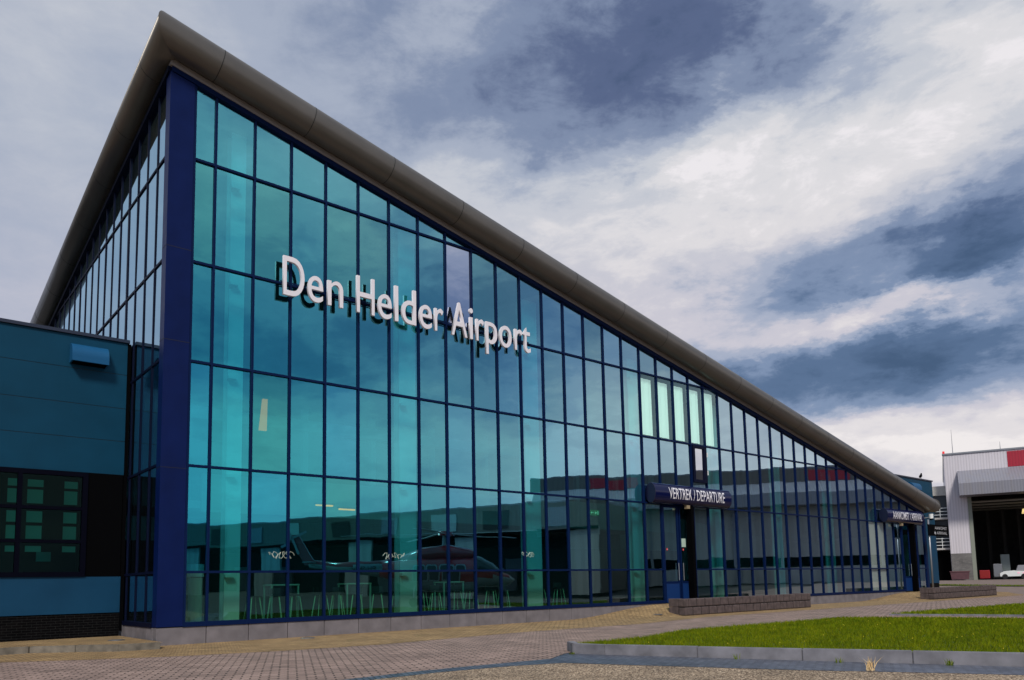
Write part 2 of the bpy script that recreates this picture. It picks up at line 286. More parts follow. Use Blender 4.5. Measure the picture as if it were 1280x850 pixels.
bm = bmesh.new(); bmesh.ops.create_grid(bm, x_segments=100, y_segments=100, size=150)
for vv in bm.verts: vv.co.x += 20; vv.co.y -= 10; vv.co.z = grade(vv.co.x, vv.co.y) - .03 - (.05 if grade(vv.co.x, vv.co.y) > .01 and vv.co.x < 95 and vv.co.y > -25 and vv.co.y < 24 else 0)
ring = [(-130, -160), (170, -160), (170, 140), (-130, 140)]; out = [(-2500, -2500), (2500, -2500), (2500, 2500), (-2500, 2500)]
for i in range(4):
    j = (i + 1) % 4; bm.faces.new([bm.verts.new((*p, .938)) for p in (ring[i], out[i], out[j], ring[j])])
struct(obj('ground', bm, ASPH, smooth=True))
sheet('red_brick_paving', [(-40, -3.0), (-3.8, -2.1), (-2.2, -3.1), (-.5, -3.95), (1.6, -4.6), (4.1, -4.9), (9.3, -4.3), (14.6, -4.5), (19.8, -3.6), (56, -4.3), (60, -9), (60, -22), (34, -22), (26, -14), (22, -8), (9, -9.2), (5.2, -10.5), (4.2, -11.1), (-.2, -11.0), (-2.5, -11.2), (-40, -14)], .0, REDP, .75)
sheet('tan_brick_paving', [(-40, -3.0), (-3.8, -2.1), (-2.2, -3.1), (-.5, -3.95), (1.6, -4.6), (4.1, -4.9), (9.3, -4.3), (14.6, -4.5), (19.8, -3.6), (56, -4.3), (60, -2), (62, 3.4), (51, 3.4), (50.8, .3), (-.02, .3), (-.02, 3.4), (-40, 3.4)], .004, TAN, .5)
sheet('brick_forecourt', [(56, -4.3), (60, -2), (62, 3.4), (90, 20), (75, -18), (60, -22)], .002, principled('far_paving', (.22, .165, .14), .8, var=.15), 2)
sheet('chip_lot', [(-40, -14), (-2.5, -11.6), (.16, -11.35), (1.5, -11.35), (2.85, -11.55), (3.8, -11.9), (4.65, -13.95), (5.4, -15.7), (6.45, -17.7), (7.2, -19.3), (10, -26), (16, -60), (-60, -60)], .004, GRAVEL, 2)
sheet('drain_strip', [(-2.5, -11.2), (-.2, -11.0), (1.3, -10.92), (2.6, -11.0), (4.2, -11.15), (5.2, -10.55), (5.35, -11.2), (6.7, -14.9), (7.75, -17.7), (8.4, -19.3), (11, -26), (10, -26), (7.2, -19.3), (6.45, -17.7), (5.4, -15.7), (4.65, -13.95), (3.8, -11.9), (2.85, -11.55), (1.5, -11.35), (.16, -11.35), (-2.5, -11.6)], .008, BLUEB, 1)
sheet('pink_path', [(12, -9.0), (22.6, -8.2), (23.6, -9.3), (24.3, -13.3), (26, -20), (20, -21), (19, -12)], .004, PINK, 1)
# kerb of the near lawn (stones butt end to end, with joints)
KERB = principled('kerb_concrete', (.20, .195, .215), .85, var=.3, vscale=3, bump=.4, bscale=80)
def kerb(name, pts, wdt, z0, z1, stone=1.0, mat=KERB):
    bm = bmesh.new()
    for (ax, ay), (bx, by) in zip(pts, pts[1:]):
        d = Vector((bx - ax, by - ay)); ln = d.length; d.normalize(); nrm = Vector((-d.y, d.x)); k = max(1, round(ln / stone))
        for i in range(k):
            s0, s1 = i * ln / k + .004, (i + 1) * ln / k - .004; P = Vector((ax, ay)) + d * s0; Q = Vector((ax, ay)) + d * s1; j = random.uniform(-.004, .004)
            zt = terr(P.x, P.y); vs = []
            for z in (z0, z1):
                for q in (P, Q, Q + nrm * wdt, P + nrm * wdt): vs.append(bm.verts.new((q.x, q.y, z + zt + (j if z == z1 else 0))))
            fs = [bm.faces.new([vs[i_] for i_ in f]) for f in ((3, 2, 1, 0), (4, 5, 6, 7), (0, 1, 5, 4), (1, 2, 6, 5), (2, 3, 7, 6), (3, 0, 4, 7))]
            bmesh.ops.bevel(bm, geom=list({e for f in fs for e in f.edges}), offset=.012, segments=2, affect='EDGES')
    return struct(obj(name, bm, mat))
kerb('lawn_kerb', [(5.75, -10.0), (5.38, -10.55), (5.5, -11.35), (6.9, -14.9), (8.2, -18.2), (8.9, -20.5)], .16, -.05, .2, 2.0)
kerb('far_lawn_kerb', [(23.5, -9.15), (24.35, -13.3), (26, -20)], .12, -.05, .07, 1.0)
kerb('step_kerb', [(-30, .4), (-2.9, .3), (-2.0, -.35), (-1.2, -1.15), (-.22, -1.2)], .14, -.05, .17, 1.2, principled('mossy_kerb', (.17, .15, .12), .9, var=.4, vscale=4, bump=.5))
sheet('entrance_step', [(-30, .53), (-2.9, .43), (-1.95, -.22), (-1.15, -1.02), (-.12, -1.06), (-.12, 3.42), (-30, 3.42)], .16, TAN, 1)
LAWN1 = [(5.7, -10.3), (6.6, -10.25), (8.2, -10.2), (10.4, -9.5), (12.6, -9.55), (15, -9.8), (18.2, -9.9), (19.4, -12), (20.5, -20), (9.1, -20.5), (8.33, -18.1), (7.05, -14.85), (5.66, -11.35), (5.52, -10.6)]
LAWN2 = [(23.7, -9.1), (35, -9.9), (43, -15), (27, -21), (26.15, -20), (24.5, -13.3)]
LAWN3 = [(66.2, -9), (67.6, 8), (70.5, 30), (69.2, 30), (66.3, 8), (64.9, -9)]
sheet('near_lawn_soil', LAWN1, .15, TURF, 1); sheet('middle_lawn_soil', LAWN2, .05, TURF, 1); sheet('far_lawn_soil', LAWN3, .04, TURF, 2)
def inside(x, y, P):
    c = False; j = len(P) - 1
    for i in range(len(P)):
        if (P[i][1] > y) != (P[j][1] > y) and x < (P[j][0] - P[i][0]) * (y - P[i][1]) / (P[j][1] - P[i][1]) + P[i][0]: c = not c
        j = i
    return c
def grassmat(name, cols):
    mt = bpy.data.materials.new(name); mt.use_nodes = True; t = mt.node_tree; b = t.nodes['Principled BSDF']; b.inputs['Roughness'].default_value = .8; b.inputs['Specular IOR Level'].default_value = .1
    g = t.nodes.new('ShaderNodeNewGeometry'); n = t.nodes.new('ShaderNodeTexNoise'); n.inputs['Scale'].default_value = 1.7; n.inputs['Detail'].default_value = 7; t.links.new(g.outputs['Position'], n.inputs['Vector'])
    a = mth(t, 'ADD', mth(t, 'MULTIPLY', n.outputs[0], .8), mth(t, 'MULTIPLY', g.outputs['Random Per Island'], .5))
    r = t.nodes.new('ShaderNodeValToRGB'); t.links.new(a, r.inputs[0]); r.color_ramp.elements[0].position = .3; r.color_ramp.elements[0].color = (*cols[0], 1); e = r.color_ramp.elements.new(.44); e.color = (.105, .115, .004, 1); r.color_ramp.elements[-1].position = .95; r.color_ramp.elements[-1].color = (*cols[2], 1); e = r.color_ramp.elements.new(.6); e.color = (*cols[1], 1)
    t.links.new(r.outputs[0], b.inputs['Base Color']); return mt
GRASS = grassmat('grass_blades', ((.045, .10, .001), (.10, .165, .001), (.24, .25, .004)))
def grass(name, poly, n, hmin, hmax, wd, off, focus, label):
    vs, fs = [], []; xs = [p[0] for p in poly]; ys = [p[1] for p in poly]; k = 0
    while k < n:
        x = random.uniform(min(xs), max(xs)); y = random.uniform(min(ys), max(ys))
        if not inside(x, y, poly): continue
        d = math.hypot(x + 6, y + 22); s = max(.6, d / focus)
        if random.random() > min(1, (focus / d) ** 1.2): continue
        z = terr(x, y) + off; h = random.uniform(hmin, hmax) * (1 + .5 * (s - 1)); a = random.uniform(0, 6.28); ww = wd * s; lx, ly = random.gauss(0, .4) * h, random.gauss(0, .4) * h
        dx, dy = math.cos(a) * ww, math.sin(a) * ww; i = len(vs)
        vs += [(x - dx, y - dy, z), (x + dx, y + dy, z), (x + lx, y + ly, z + h)]; fs.append((i, i + 1, i + 2)); k += 1
    me = bpy.data.meshes.new(name); me.from_pydata(vs, [], fs); me.materials.append(GRASS); o = bpy.data.objects.new(name, me); C.objects.link(o)
    return tag(o, label, 'grass', kind='stuff')
grass('grass', LAWN1, 130000, .03, .085, .006, .145, 16, 'short green lawn grass behind the near concrete kerb')
grass('grass', LAWN2, 30000, .05, .12, .014, .045, 32, 'green grass of the middle lawn beyond the pink path')
grass('grass', LAWN3, 5000, .03, .08, .03, .03, 70, 'thin green grass strip in front of the white hangar')
# tiny yellow flowers
fl = bmesh.new()
for _ in range(120):
    x = random.uniform(6, 20); y = random.uniform(-20, -10)
    if not inside(x, y, LAWN1): continue
    z = .23 + random.uniform(0, .05); r_ = random.uniform(.005, .011); bmesh.ops.create_icosphere(fl, subdivisions=1, radius=r_, matrix=Matrix.Translation((x, y, z)))
tag(obj('lawn_flowers', fl, principled('yellow_petal', (.7, .55, .02), .6)), 'tiny yellow flowers scattered over the near lawn', 'flowers', kind='stuff')
def tuft(name, x, y, z, n, h, mat, label, spread=.06, wd=.004):
    bm = bmesh.new()
    for _ in range(n):
        a = random.uniform(0, 6.28); r_ = random.uniform(0, spread); px, py = x + math.cos(a) * r_, y + math.sin(a) * r_; hh = h * random.uniform(.5, 1); lx, ly = random.gauss(0, .3) * hh, random.gauss(0, .3) * hh; wa = random.uniform(0, 6.28)
        P = [(px, py, z), (px + lx * .35, py + ly * .35, z + hh * .55), (px + lx, py + ly, z + hh)]; dx, dy = math.cos(wa) * wd, math.sin(wa) * wd
        v = [bm.verts.new(q) for q in ((P[0][0] - dx, P[0][1] - dy, P[0][2]), (P[0][0] + dx, P[0][1] + dy, P[0][2]), (P[1][0] + dx, P[1][1] + dy, P[1][2]), (P[1][0] - dx, P[1][1] - dy, P[1][2]), P[2])]
        bm.faces.new(v[:4]); bm.faces.new((v[3], v[2], v[4]))
    return tag(obj(name, bm, mat, recalc=False), label, 'weed')
STRAW = principled('straw', (.80, .58, .30), .8)
tuft('dry_grass_tuft', 6.02, -16.55, 0, 26, .24, STRAW, 'dry straw coloured grass tuft at the gravel edge', .1, .007)
for i, (x, y, n, h, lb) in enumerate(((6.9, -15.6, 14, .12, 'green weed against the kerb just left of the dry tuft'), (7.55, -17.1, 26, .14, 'widest green weed tuft at the kerb by the right frame edge'), (5.25, -10.75, 26, .07, 'low green weeds at the blunt left end of the lawn kerb'), (6.35, -13.9, 12, .13, 'green weed under the middle of the near lawn kerb'))):
    tuft('weed', x - .12, y - .06, 0, n, h, GRASS, lb, .09, .005)

# ------------------------------------------------------------------ terminal hall
X0, BAY, NB = .12, 1.2, 42
XE = X0 + BAY * NB                                  # 50.52
TZ = [1.997, 5.011, 8.049, 11.019, 14.161]          # transom heights
SILL = .54
def rf(x): return 16.76 - .2149 * x                 # eave line of the front
def rs(y): return 16.76 - .144 * y                  # eave line of the side
term = thing('airport_terminal', 'wedge shaped glass terminal hall with navy frames and bronze eave tube', 'terminal')
def front(n): return X0 + BAY * n
# front frame
for n in range(0, NB + 1):
    x = front(n) if n else .70
    if n == 0: x = .70
    z0 = SILL; z1 = rf(x) - .12
    if n == 19: z0 = TZ[1]
    if n == 40: z0 = TZ[1] - .0
    obj('mullion', prism(bmesh.new(), [(x - .032, z0), (x + .032, z0), (x + .032, z1 - .007), (x - .032, z1 + .007)], 'y', -.045, .10), NAVYF, term)
def xroof(z): return (16.76 - .12 - z) / .2149
for i, z in enumerate(TZ):
    xe = min(xroof(z) - .1, XE)
    segs = [(.70, xe)]
    if i == 0: segs = [(.70, front(18)), (front(20), front(39)), (front(41), XE)]
    for a, bb in segs: obj('transom', B(a, -.048, z - .034, bb, .09, z + .034), NAVYF, term)
for a, bb in ((.66, front(18)), (front(20), front(39)), (front(41), XE + .03)): obj('sill_beam', B(a, -.06, SILL - .06, bb, .10, SILL + .07), NAVYF, term)
obj('head_beam', prism(bmesh.new(), [(.0, rf(0) - .16), (XE, rf(XE) - .16), (XE, rf(XE)), (0, rf(0))], 'y', -.09, .12), NAVYF, term)
obj('eave_fascia', prism(bmesh.new(), [(-.05, rf(0) + .002), (XE + .1, rf(XE) + .002), (XE + .1, rf(XE) + .2), (-.05, rf(0) + .2)], 'y', -.11, .12), FASC, term)
obj('corner_pillar', prism(bmesh.new(), [(-.03, .5), (.66, .5), (.66, rf(.66) - .165), (-.03, rf(0) - .165)], 'y', -.055, .35), NAVY, term)
for z in (4.9, 8.55, 11.3): obj('pillar_joint', B(-.034, -.059, z, .664, .352, z + .012), SEAM, term)
obj('end_post', B(XE + .032, -.05, .46, XE + .30, .30, rf(XE) - .17), NAVYF, term)
# plinth stones
bm = bmesh.new(); x = -.03; k = 0
edges = [-.03, 1.31] + [front(n) for n in range(2, 19)]
for a, bb in zip(edges, edges[1:]): obj('plinth_stone', B(a + .010, -.03, -.1, bb - .010, .28, .475, bev=.006), PLINTH, term)
edges = [front(20 + n) for n in range(0, 20)]
for a, bb in zip(edges, edges[1:]): obj('plinth_stone', B(a + .010, -.03, -.1, bb - .010, .28, .475, bev=.006), PLINTH, term)
for a in range(6): obj('plinth_stone', B(-.034, .285 + a * .55, -.1, .25, .285 + (a + 1) * .55 - .01, .475, bev=.006), PLINTH, term)
bm.free()
obj('floor', prism(bmesh.new(), [(.26, .30), (XE, .30), (XE, 12), (.26, 24)], 'z', .05, .5), IFLOOR, term)
# panes : polygon of a cell clipped by the sloping eave
def clipcell(a, bb, z0, z1, f):
    P = []
    ta, tb = min(z1, f(a)), min(z1, f(bb))
    if ta <= z0 + .05: return None
    if tb <= z0:     # slope cuts the bottom
        xc = a + (bb - a) * (f(a) - z0) / (f(a) - f(bb)); P = [(a, z0), (xc, z0), (a, ta)]
        if ta < z1 + 1e-6 and f(a) > z1: xc2 = a + (bb - a) * (f(a) - z1) / (f(a) - f(bb)); P = [(a, z0), (xc, z0), (xc2, z1), (a, z1)]
        return P
    P = [(a, z0), (bb, z0), (bb, tb)]
    if f(a) > z1 and f(bb) < z1: xc = a + (bb - a) * (f(a) - z1) / (f(a) - f(bb)); P.append((xc, z1))
    P.append((a, ta)); return P
rows = [SILL] + TZ + [99]
cells = []
special = {}
for n in range(NB):
    a, bb = (front(n) if n else .70), front(n + 1)
    for r in range(6):
        if n in (18, 19, 39, 40) and r in (0,): continue
        if n in (18, 19, 39, 40) and r == 1: continue
        P = clipcell(a, bb, rows[r], rows[r + 1], lambda x: rf(x) - .10)
        if P is None or len(P) < 3: continue
        if n == 20 and r == 2: P = [(a, rows[2]), (bb, rows[2]), (bb, 6.2), (a, 6.2)]
        cells.append((n, r, P))
def panes(cells, mk, side=False):
    big = []; rest = bmesh.new(); cnt = 0; restmat = M_SIDE if side else M_TEAL
    for n, r, P in cells:
        tx, tz, o = random.gauss(0, .0030), random.gauss(0, .0016), .02
        cxm = sum(p[0] for p in P) / len(P); czm = sum(p[1] for p in P) / len(P)
        pts = [((p[0], o + (p[0] - cxm) * tx + (p[1] - czm) * tz, p[1]) if not side else (o + (p[0] - cxm) * tx + (p[1] - czm) * tz, p[0], p[1])) for p in P]
        mat, asp = mk(n, r)
        if asp:
            bmx = bmesh.new(); bmx.faces.new([bmx.verts.new(q) for q in pts]); ob = obj('window_pane', bmx, mat, term, recalc=False); big.append(ob)
        else: rest.faces.new([rest.verts.new(q) for q in pts])
    return rest, restmat, big
_pr = random.Random(5)
def fmat(n, r):
    if (n, r) == (8, 4): return M_MIRROR, True
    if n in (35, 36) and r <= 1: return M_CLEAR, True
    if n in (17, 18, 19, 20, 21) and r == 3: return M_MINT, True
    if r == 0 and n < 26: return M_LOW, True
    if n < 19 and r < 5: return _pr.choice((M_TEAL, M_TEAL, M_TEAL2, M_TEAL3)), True
    if n >= 28 and r == 0: return M_TEAL, False
    return M_TEAL, False
rest, rm, big = panes(cells, fmat)
o = obj('window_panes', rest, rm, term, recalc=False); o['kind'] = 'stuff'
# tilted vent window over the first entrance
vt = obj('vent_window', (lambda b: [box(b, 24.18, -.10, 6.2, 25.26, .06, 6.34), box(b, 24.18, -.10, 7.88, 25.26, .06, 8.01), box(b, 24.18, -.10, 6.34, 24.34, .06, 7.88), box(b, 25.06, -.10, 6.34, 25.26, .06, 7.88)][0])(bmesh.new()), NAVYD, term)
bmx = bmesh.new(); bmx.faces.new([bmx.verts.new(q) for q in ((24.34, -.03, 6.34), (25.06, -.03, 6.34), (25.06, -.035, 7.88), (24.34, -.035, 7.88))]); obj('vent_pane', bmx, M_MIRROR, vt, recalc=False)
for z in (6.6, 7.5): obj('hinge', B(25.27, -.13, z, 25.31, -.04, z + .22), WHITE, vt)
# doors
KICK = principled('door_blue', (.006, .032, .13), .4, spec=.2)
PAPER = principled('notice_green', (.45, .6, .5), .7); STICK = principled('notice_red', (.7, .03, .04), .6)
for n0 in (18, 39):
    xa, xb = front(n0), front(n0 + 2)
    for k in range(2):
        a = xa + .03 + k * 1.2; bb = a + 1.13; zt = 4.97
        fr = bmesh.new(); box(fr, a, -.03, .49, a + .09, .06, zt); box(fr, bb - .09, -.03, .49, bb, .06, zt); box(fr, a + .09, -.03, zt - .1, bb - .09, .06, zt); box(fr, a + .09, -.03, 1.36, bb - .09, .06, 1.46)
        dr = obj('door', fr, NAVYF, term)
        obj('kick_panel', B(a + .09, -.02, .49, bb - .09, .05, 1.36), KICK, dr)
        bmx = bmesh.new(); bmx.faces.new([bmx.verts.new(q) for q in ((a + .09, .01, 1.46), (bb - .09, .01, 1.46), (bb - .09, .01, zt - .1), (a + .09, .01, zt - .1))]); obj('door_pane', bmx, M_TEAL, dr, recalc=False)
        obj('handle', rod(bmesh.new(), (bb - .14 if k == 0 else a + .14, -.07, 1.5), (bb - .14 if k == 0 else a + .14, -.07, 2.3), .018), STEEL, dr)
        if n0 == 18:
            obj('sticker', prism(bmesh.new(), [(a + .22, 2.88), (a + .30, 2.88), (a + .30, 2.98), (a + .22, 2.98)], 'y', -.006, .004), STICK, dr)
            obj('sticker_bar', prism(bmesh.new(), [(a + .235, 2.92), (a + .285, 2.92), (a + .285, 2.94), (a + .235, 2.94)], 'y', -.010, -.007), WHITE, dr)
            if k: obj('notice_sheet', prism(bmesh.new(), [(a + .16, 3.05), (a + .46, 3.05), (a + .46, 3.45), (a + .16, 3.45)], 'y', -.006, .004), PAPER, dr)
for xa in (23.45, 48.0): obj('entrance_fin', B(xa, -.36, .44, xa + .22, -.05, 4.96), BLACK, term)
# side facade
S0, SB = .125, 1.0726
sy = [.36] + [S0 + SB * n for n in range(1, 23)]
for i, y in enumerate(sy):
    z1 = rs(y) - .12; wv = .06 if i == 4 else .03
    obj('side_mullion', prism(bmesh.new(), [(y - wv, SILL), (y + wv, SILL), (y + wv, z1), (y - wv, z1)], 'x', -.008, .10), NAVYD, term)
for z in TZ:
    ye = min(23.7, (16.76 - .12 - z) / .144 - .1)
    obj('side_transom', prism(bmesh.new(), [(.36, z - .034), (ye, z - .034), (ye, z + .034), (.36, z + .034)], 'x', -.012, .09), NAVYD, term)
obj('side_sill', prism(bmesh.new(), [(.36, .48), (3.42, .48), (3.42, .61), (.36, .61)], 'x', -.06, .10), NAVYD, term)
obj('side_head_beam', prism(bmesh.new(), [(.0, rs(0) - .16), (24, rs(24) - .16), (24, rs(24)), (0, rs(0))], 'x', -.092, .12), NAVYD, term)
scell = []
for i in range(len(sy) - 1):
    for r in range(6):
        P = clipcell(sy[i], sy[i + 1], rows[r], rows[r + 1], lambda y: rs(y) - .1)
        if P and len(P) > 2: scell.append((i, r, P))
rest, rm, _ = panes(scell, lambda n, r: (M_SIDE, False), True)
o = obj('side_window_panes', rest, rm, term, recalc=False); o['kind'] = 'stuff'
# roof slab (one sloping plane), back wall, end wall
def rz(x, y): return 16.90 - .2149 * x - .144 * y
bm = bmesh.new(); q = [(.05, 1.4), (XE + .2, 1.4), (XE + .2, 11), (.05, 24)]
A = [bm.verts.new((x, y, rz(x, y) - .02)) for x, y in q]; D = [bm.verts.new((x, y, rz(x, y) + .35)) for x, y in q]
bm.faces.new(A); bm.faces.new(D[::-1])
for i in range(4): bm.faces.new((A[i], A[(i + 1) % 4], D[(i + 1) % 4], D[i]))
obj('roof', bm, CEIL, term)
for (xa_, xb_2, ya_, yb_) in ((.05, XE + .2, .05, 1.39),):
    bm = bmesh.new(); q2 = [(xa_, ya_), (xb_2, ya_), (xb_2, yb_), (xa_, yb_)]
    A = [bm.verts.new((x, y, rz(x, y) - .02)) for x, y in q2]; D = [bm.verts.new((x, y, rz(x, y) + .35)) for x, y in q2]
    bm.faces.new(A); bm.faces.new(D[::-1])
    for i in range(4): bm.faces.new((A[i], A[(i + 1) % 4], D[(i + 1) % 4], D[i]))
    obj('roof_edge_strip', bm, CEIL, term)
for k in range(1, 9):   # rafters under the roof
    x = 5.9 * k + 2.4
    if x < XE: obj('rafter', prism(bmesh.new(), [(.3, rz(x, .3) - .42), (11, rz(x, 11) - .42), (11, rz(x, 11) - .05), (.3, rz(x, .3) - .05)], 'x', x - .09, x + .09), CEIL, term)
# eave tube: mitred lengths with seams
TR = .49; TO = -.36; TZo = .66
d1 = Vector((1, 0, -.2149)).normalized(); d2 = Vector((0, 1, -.144)).normalized(); CX0 = -.13; CN = Vector((CX0, TO, 16.76 + TZo))
def ring(c, d, k=28, r=TR):
    s = Vector((0, 0, 1)) - d * d.z; s.normalize(); t_ = d.cross(s); return [c + (s * math.cos(a) + t_ * math.sin(a)) * r for a in [2 * math.pi * i / k for i in range(k)]]
def slide(ps, d, sgn=1, x0=TO, y0=TO):          # slide generatrices onto the mitre plane (x-x0) = sgn (y-y0)
    out = []
    for p in ps:
        den = d.x - sgn * d.y; tt = -((p.x - x0) - sgn * (p.y - y0)) / den; out.append(p + d * tt)
    return out
endx = XE + .55; EN = Vector((endx, TO, CN.z - .2149 * (endx - CX0))); d3 = Vector((0, 1, -.1)).normalized()
obj('eave_tube', loft([slide(ring(CN, d1), d1, 1, CX0, TO), slide(ring(EN, d1), d1, -1, endx, TO)], cap=False), TUBE, term, smooth=True)
obj('side_eave_tube', loft([slide(ring(CN, d2), d2, 1, CX0, TO), ring(CN + d2 * 24.6, d2)]), TUBE, term, smooth=True)
obj('end_eave_tube', loft([slide(ring(EN, d3), d3, -1, endx, TO), ring(EN + d3 * 3.4, d3)]), TUBE, term, smooth=True)
def seam(c, d): obj('tube_seam', loft([ring(c, d, r=TR + .004), ring(c + d * .022, d, r=TR + .004)], cap=False), SEAM, term)
for k in range(18): seam(CN + d1 * (1.38 + 2.98 * k), d1)
for k in range(8): seam(CN + d2 * (1.38 + 2.98 * k), d2)
obj('roof_gutter', prism(bmesh.new(), [(-.2, rf(-.2) + .25), (XE, rf(XE) + .25), (XE, rf(XE) + .55), (-.2, rf(-.2) + .55)], 'y', -.2, .3), FASC, term)
# inside: end wall, back wall with windows, gallery, columns
BW = [(9.0 + 0 * k) for k in range(1)]
bwx0, bwy0, bwx1, bwy1 = .3, 23.8, XE, 11.0
bl = math.hypot(bwx1 - bwx0, bwy1 - bwy0); ba = math.atan2(bwy1 - bwy0, bwx1 - bwx0)
bm = bmesh.new(); Mb = Matrix.Translation((bwx0, bwy0, 0)) @ Matrix.Rotation(ba, 4, 'Z')
def bz(s): x = bwx0 + math.cos(ba) * s; y = bwy0 + math.sin(ba) * s; return rz(x, y) - .03
s = 0
while s < bl - .5:
    e = min(s + 2.6, bl); op = 1.5 if s < 34 else 0
    def slab(a, bb, z0, zf):
        P = [(a, z0), (bb, z0), (bb, zf if isinstance(zf, float) else bz(bb)), (a, zf if isinstance(zf, float) else bz(a))]
        n0 = len(bm.verts); prism(bm, P, 'y', 0, .2); bm.verts.ensure_lookup_table()
        for v_ in list(bm.verts)[n0:]: v_.co = Mb @ v_.co
    if op and bz(e) > 9.0 and s > 7:
        slab(s, s + .9, .5, None); slab(s + .9, e, .5, 6.2); slab(s + .9, e, 8.6, None)
    else: slab(s, e, .5, None)
    s = e
obj('back_wall', bm, OFFW, term)
obj('end_wall', B(XE + .03, .32, .5, XE + .2, 10.95, rz(XE, 11) - .03), OFFW, term)
obj('gallery_floor', B(1.4, 9.0, 4.75, 34, 13.5, 5.05), OFFW, term)
obj('gallery_parapet', B(4.0, 8.85, 4.6, 34, 8.99, 6.15), OFFW, term)
obj('gallery_back_wall', B(5.0, 13.55, .5, 34, 13.7, 8.4), CEIL, term)
for k in range(9): obj('gallery_pillar', B(5 + k * 3.4, 9.1, 6.2, 5.25 + k * 3.4, 9.35, 9.4), OFFW, term)
obj('gallery_beam', B(1.4, 9.0, 8.4, 34, 9.4, 8.9), OFFW, term)
obj('wall_panel_back', B(.4, 8.6, .5, 34, 8.7, 3.4), INTD, term)
for i, (xa, xb_, nz) in enumerate(((2.08, 2.55, 0), (8.2, 8.9, 0), (14.15, 14.95, 0), (20.6, 21.3, 0), (27.0, 27.5, 0), (32.9, 33.4, 0), (38.8, 39.3, 0), (44.8, 45.2, 0))):
    bm = bmesh.new(); z1 = rf(xb_) - .3; box(bm, xa, .8, .5, xb_, .86, z1); box(bm, xa + .2, .861, .5, xa + .26, 1.12, z1); box(bm, xa, 1.121, .5, xb_, 1.18, z1)
    col = obj('column', bm, WHITE, term)
    for z in TZ:
        if z < z1 - .5: obj('column_bracket', B(xa - .03, .62, z - .15, xa + .22, .80, z - .06), WHITE, col)
# glowing panels added behind the glass for bright sky through rear windows
SKYGLOW = principled('sky_glow', (.80, .86, .80), .8, emis=((.92, 1.0, .93), .36))
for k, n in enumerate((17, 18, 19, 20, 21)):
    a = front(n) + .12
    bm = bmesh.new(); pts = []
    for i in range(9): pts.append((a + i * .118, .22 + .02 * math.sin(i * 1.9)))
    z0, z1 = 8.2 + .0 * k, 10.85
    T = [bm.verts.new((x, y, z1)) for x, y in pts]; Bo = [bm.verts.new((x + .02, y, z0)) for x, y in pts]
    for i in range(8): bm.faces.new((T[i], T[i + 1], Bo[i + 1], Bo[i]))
    obj('sky_glow_panel', bm, SKYGLOW, term)
BLB = principled('beige_board', (.72, .66, .63), .7)
for n in (35, 36): obj('window_board', B(front(n) + .05, .10, .62, front(n + 1) - .05, .13, 4.95), BLB, term)
# exit sign inside
es = thing('exit_sign', 'green running man exit sign hanging inside the glass', 'sign', (20.0, 2.6, 4.75))
obj('sign_plate', B(-.32, 0, -.13, .32, .05, .13), principled('exit_green', (.02, .25, .10), .4, emis=((.03, .35, .12), .25)), es)
bm = bmesh.new(); box(bm, .05, -.006, -.07, .12, -.001, .05); box(bm, .0, -.006, -.01, .17, -.0015, .01); box(bm, -.2, -.006, -.02, -.06, -.001, .02); prism(bm, [(-.26, 0), (-.18, .06), (-.18, -.06)], 'y', -.006, -.001); box(bm, .2, -.006, -.09, .28, -.001, .08)
obj('pictogram', bm, principled('exit_white', (.6, .8, .6), .5, emis=((.5, .8, .5), .5)), es)
obj('hanger', rod(bmesh.new(), (0, .02, .13), (0, .02, 6.0), .012), STEEL, es)
# interior orange lamps
LAMP = principled('amber_lamp', (.9, .5, .1), .5, emis=((1.0, .18, .01), 2.4))
for i, (x, y, z, lb) in enumerate(((6.9, 4.0, 4.55, 'leftmost amber strip lamp glowing behind the glass'), (8.1, 4.5, 4.5, 'amber strip lamp glowing beside the second column'), (11.2, 5.0, 4.85, 'amber strip lamp glowing right of the rotor reflection'))):
    l = thing('strip_lamp', lb, 'lamp', (x, y, z), group='amber lamps inside the hall')
    obj('lamp_tube', B(-.35, -.03, -.03, .35, .03, .03, bev=.01), LAMP, l); obj('lamp_bracket', B(-.4, -.05, .031, .4, .05, .09), INTD, l)
l = thing('wall_lamp', 'tall orange wall lamp glowing high in the fourth bay', 'lamp', (4.9, 5.0, 8.0))
obj('lamp_shade', prism(bmesh.new(), [(-.12, -.65), (.16, -.65), (.18, .55), (0, .55)], 'y', 0, .1), principled('amber_shade', (.7, .3, .05), .5, emis=((1.0, .14, .0), 1.1)), l)
obj('lamp_back', B(-.05, .101, -.3, .1, .2, .3), INTD, l)
# stools and tables behind the glass
LEGM = principled('pale_leg', (.85, .88, .55), .5); SEATM = principled('dark_seat', (.03, .03, .035), .6)
def stool(label):
    s = thing('bar_stool', label, 'stool', group='bar stools behind the glass front')
    for sx_, sy_ in ((-1, -1), (1, -1), (-1, 1), (1, 1)): obj('leg', rod(bmesh.new(), (sx_ * .22, sy_ * .22, 0), (sx_ * .13, sy_ * .13, .74), .017, .02, 6), LEGM, s)
    obj('seat', B(-.2, -.2, .74, .2, .2, .79, bev=.015), SEATM, s)
    obj('backrest', B(-.19, .16, .80, .19, .20, 1.0, bev=.012), SEATM, s)
    return s
proto = stool('dark bar stool with splayed pale legs behind the glass front')
sp = [(3.3, 1.6), (3.95, 1.5), (4.7, 1.7), (5.6, 1.6), (6.15, 1.5), (7.0, 1.7), (7.7, 1.5), (8.8, 1.9), (9.6, 1.6), (10.3, 1.7), (11.1, 1.5), (12.0, 1.7), (12.9, 1.6), (13.7, 1.8), (15.6, 1.7), (16.9, 1.9)]
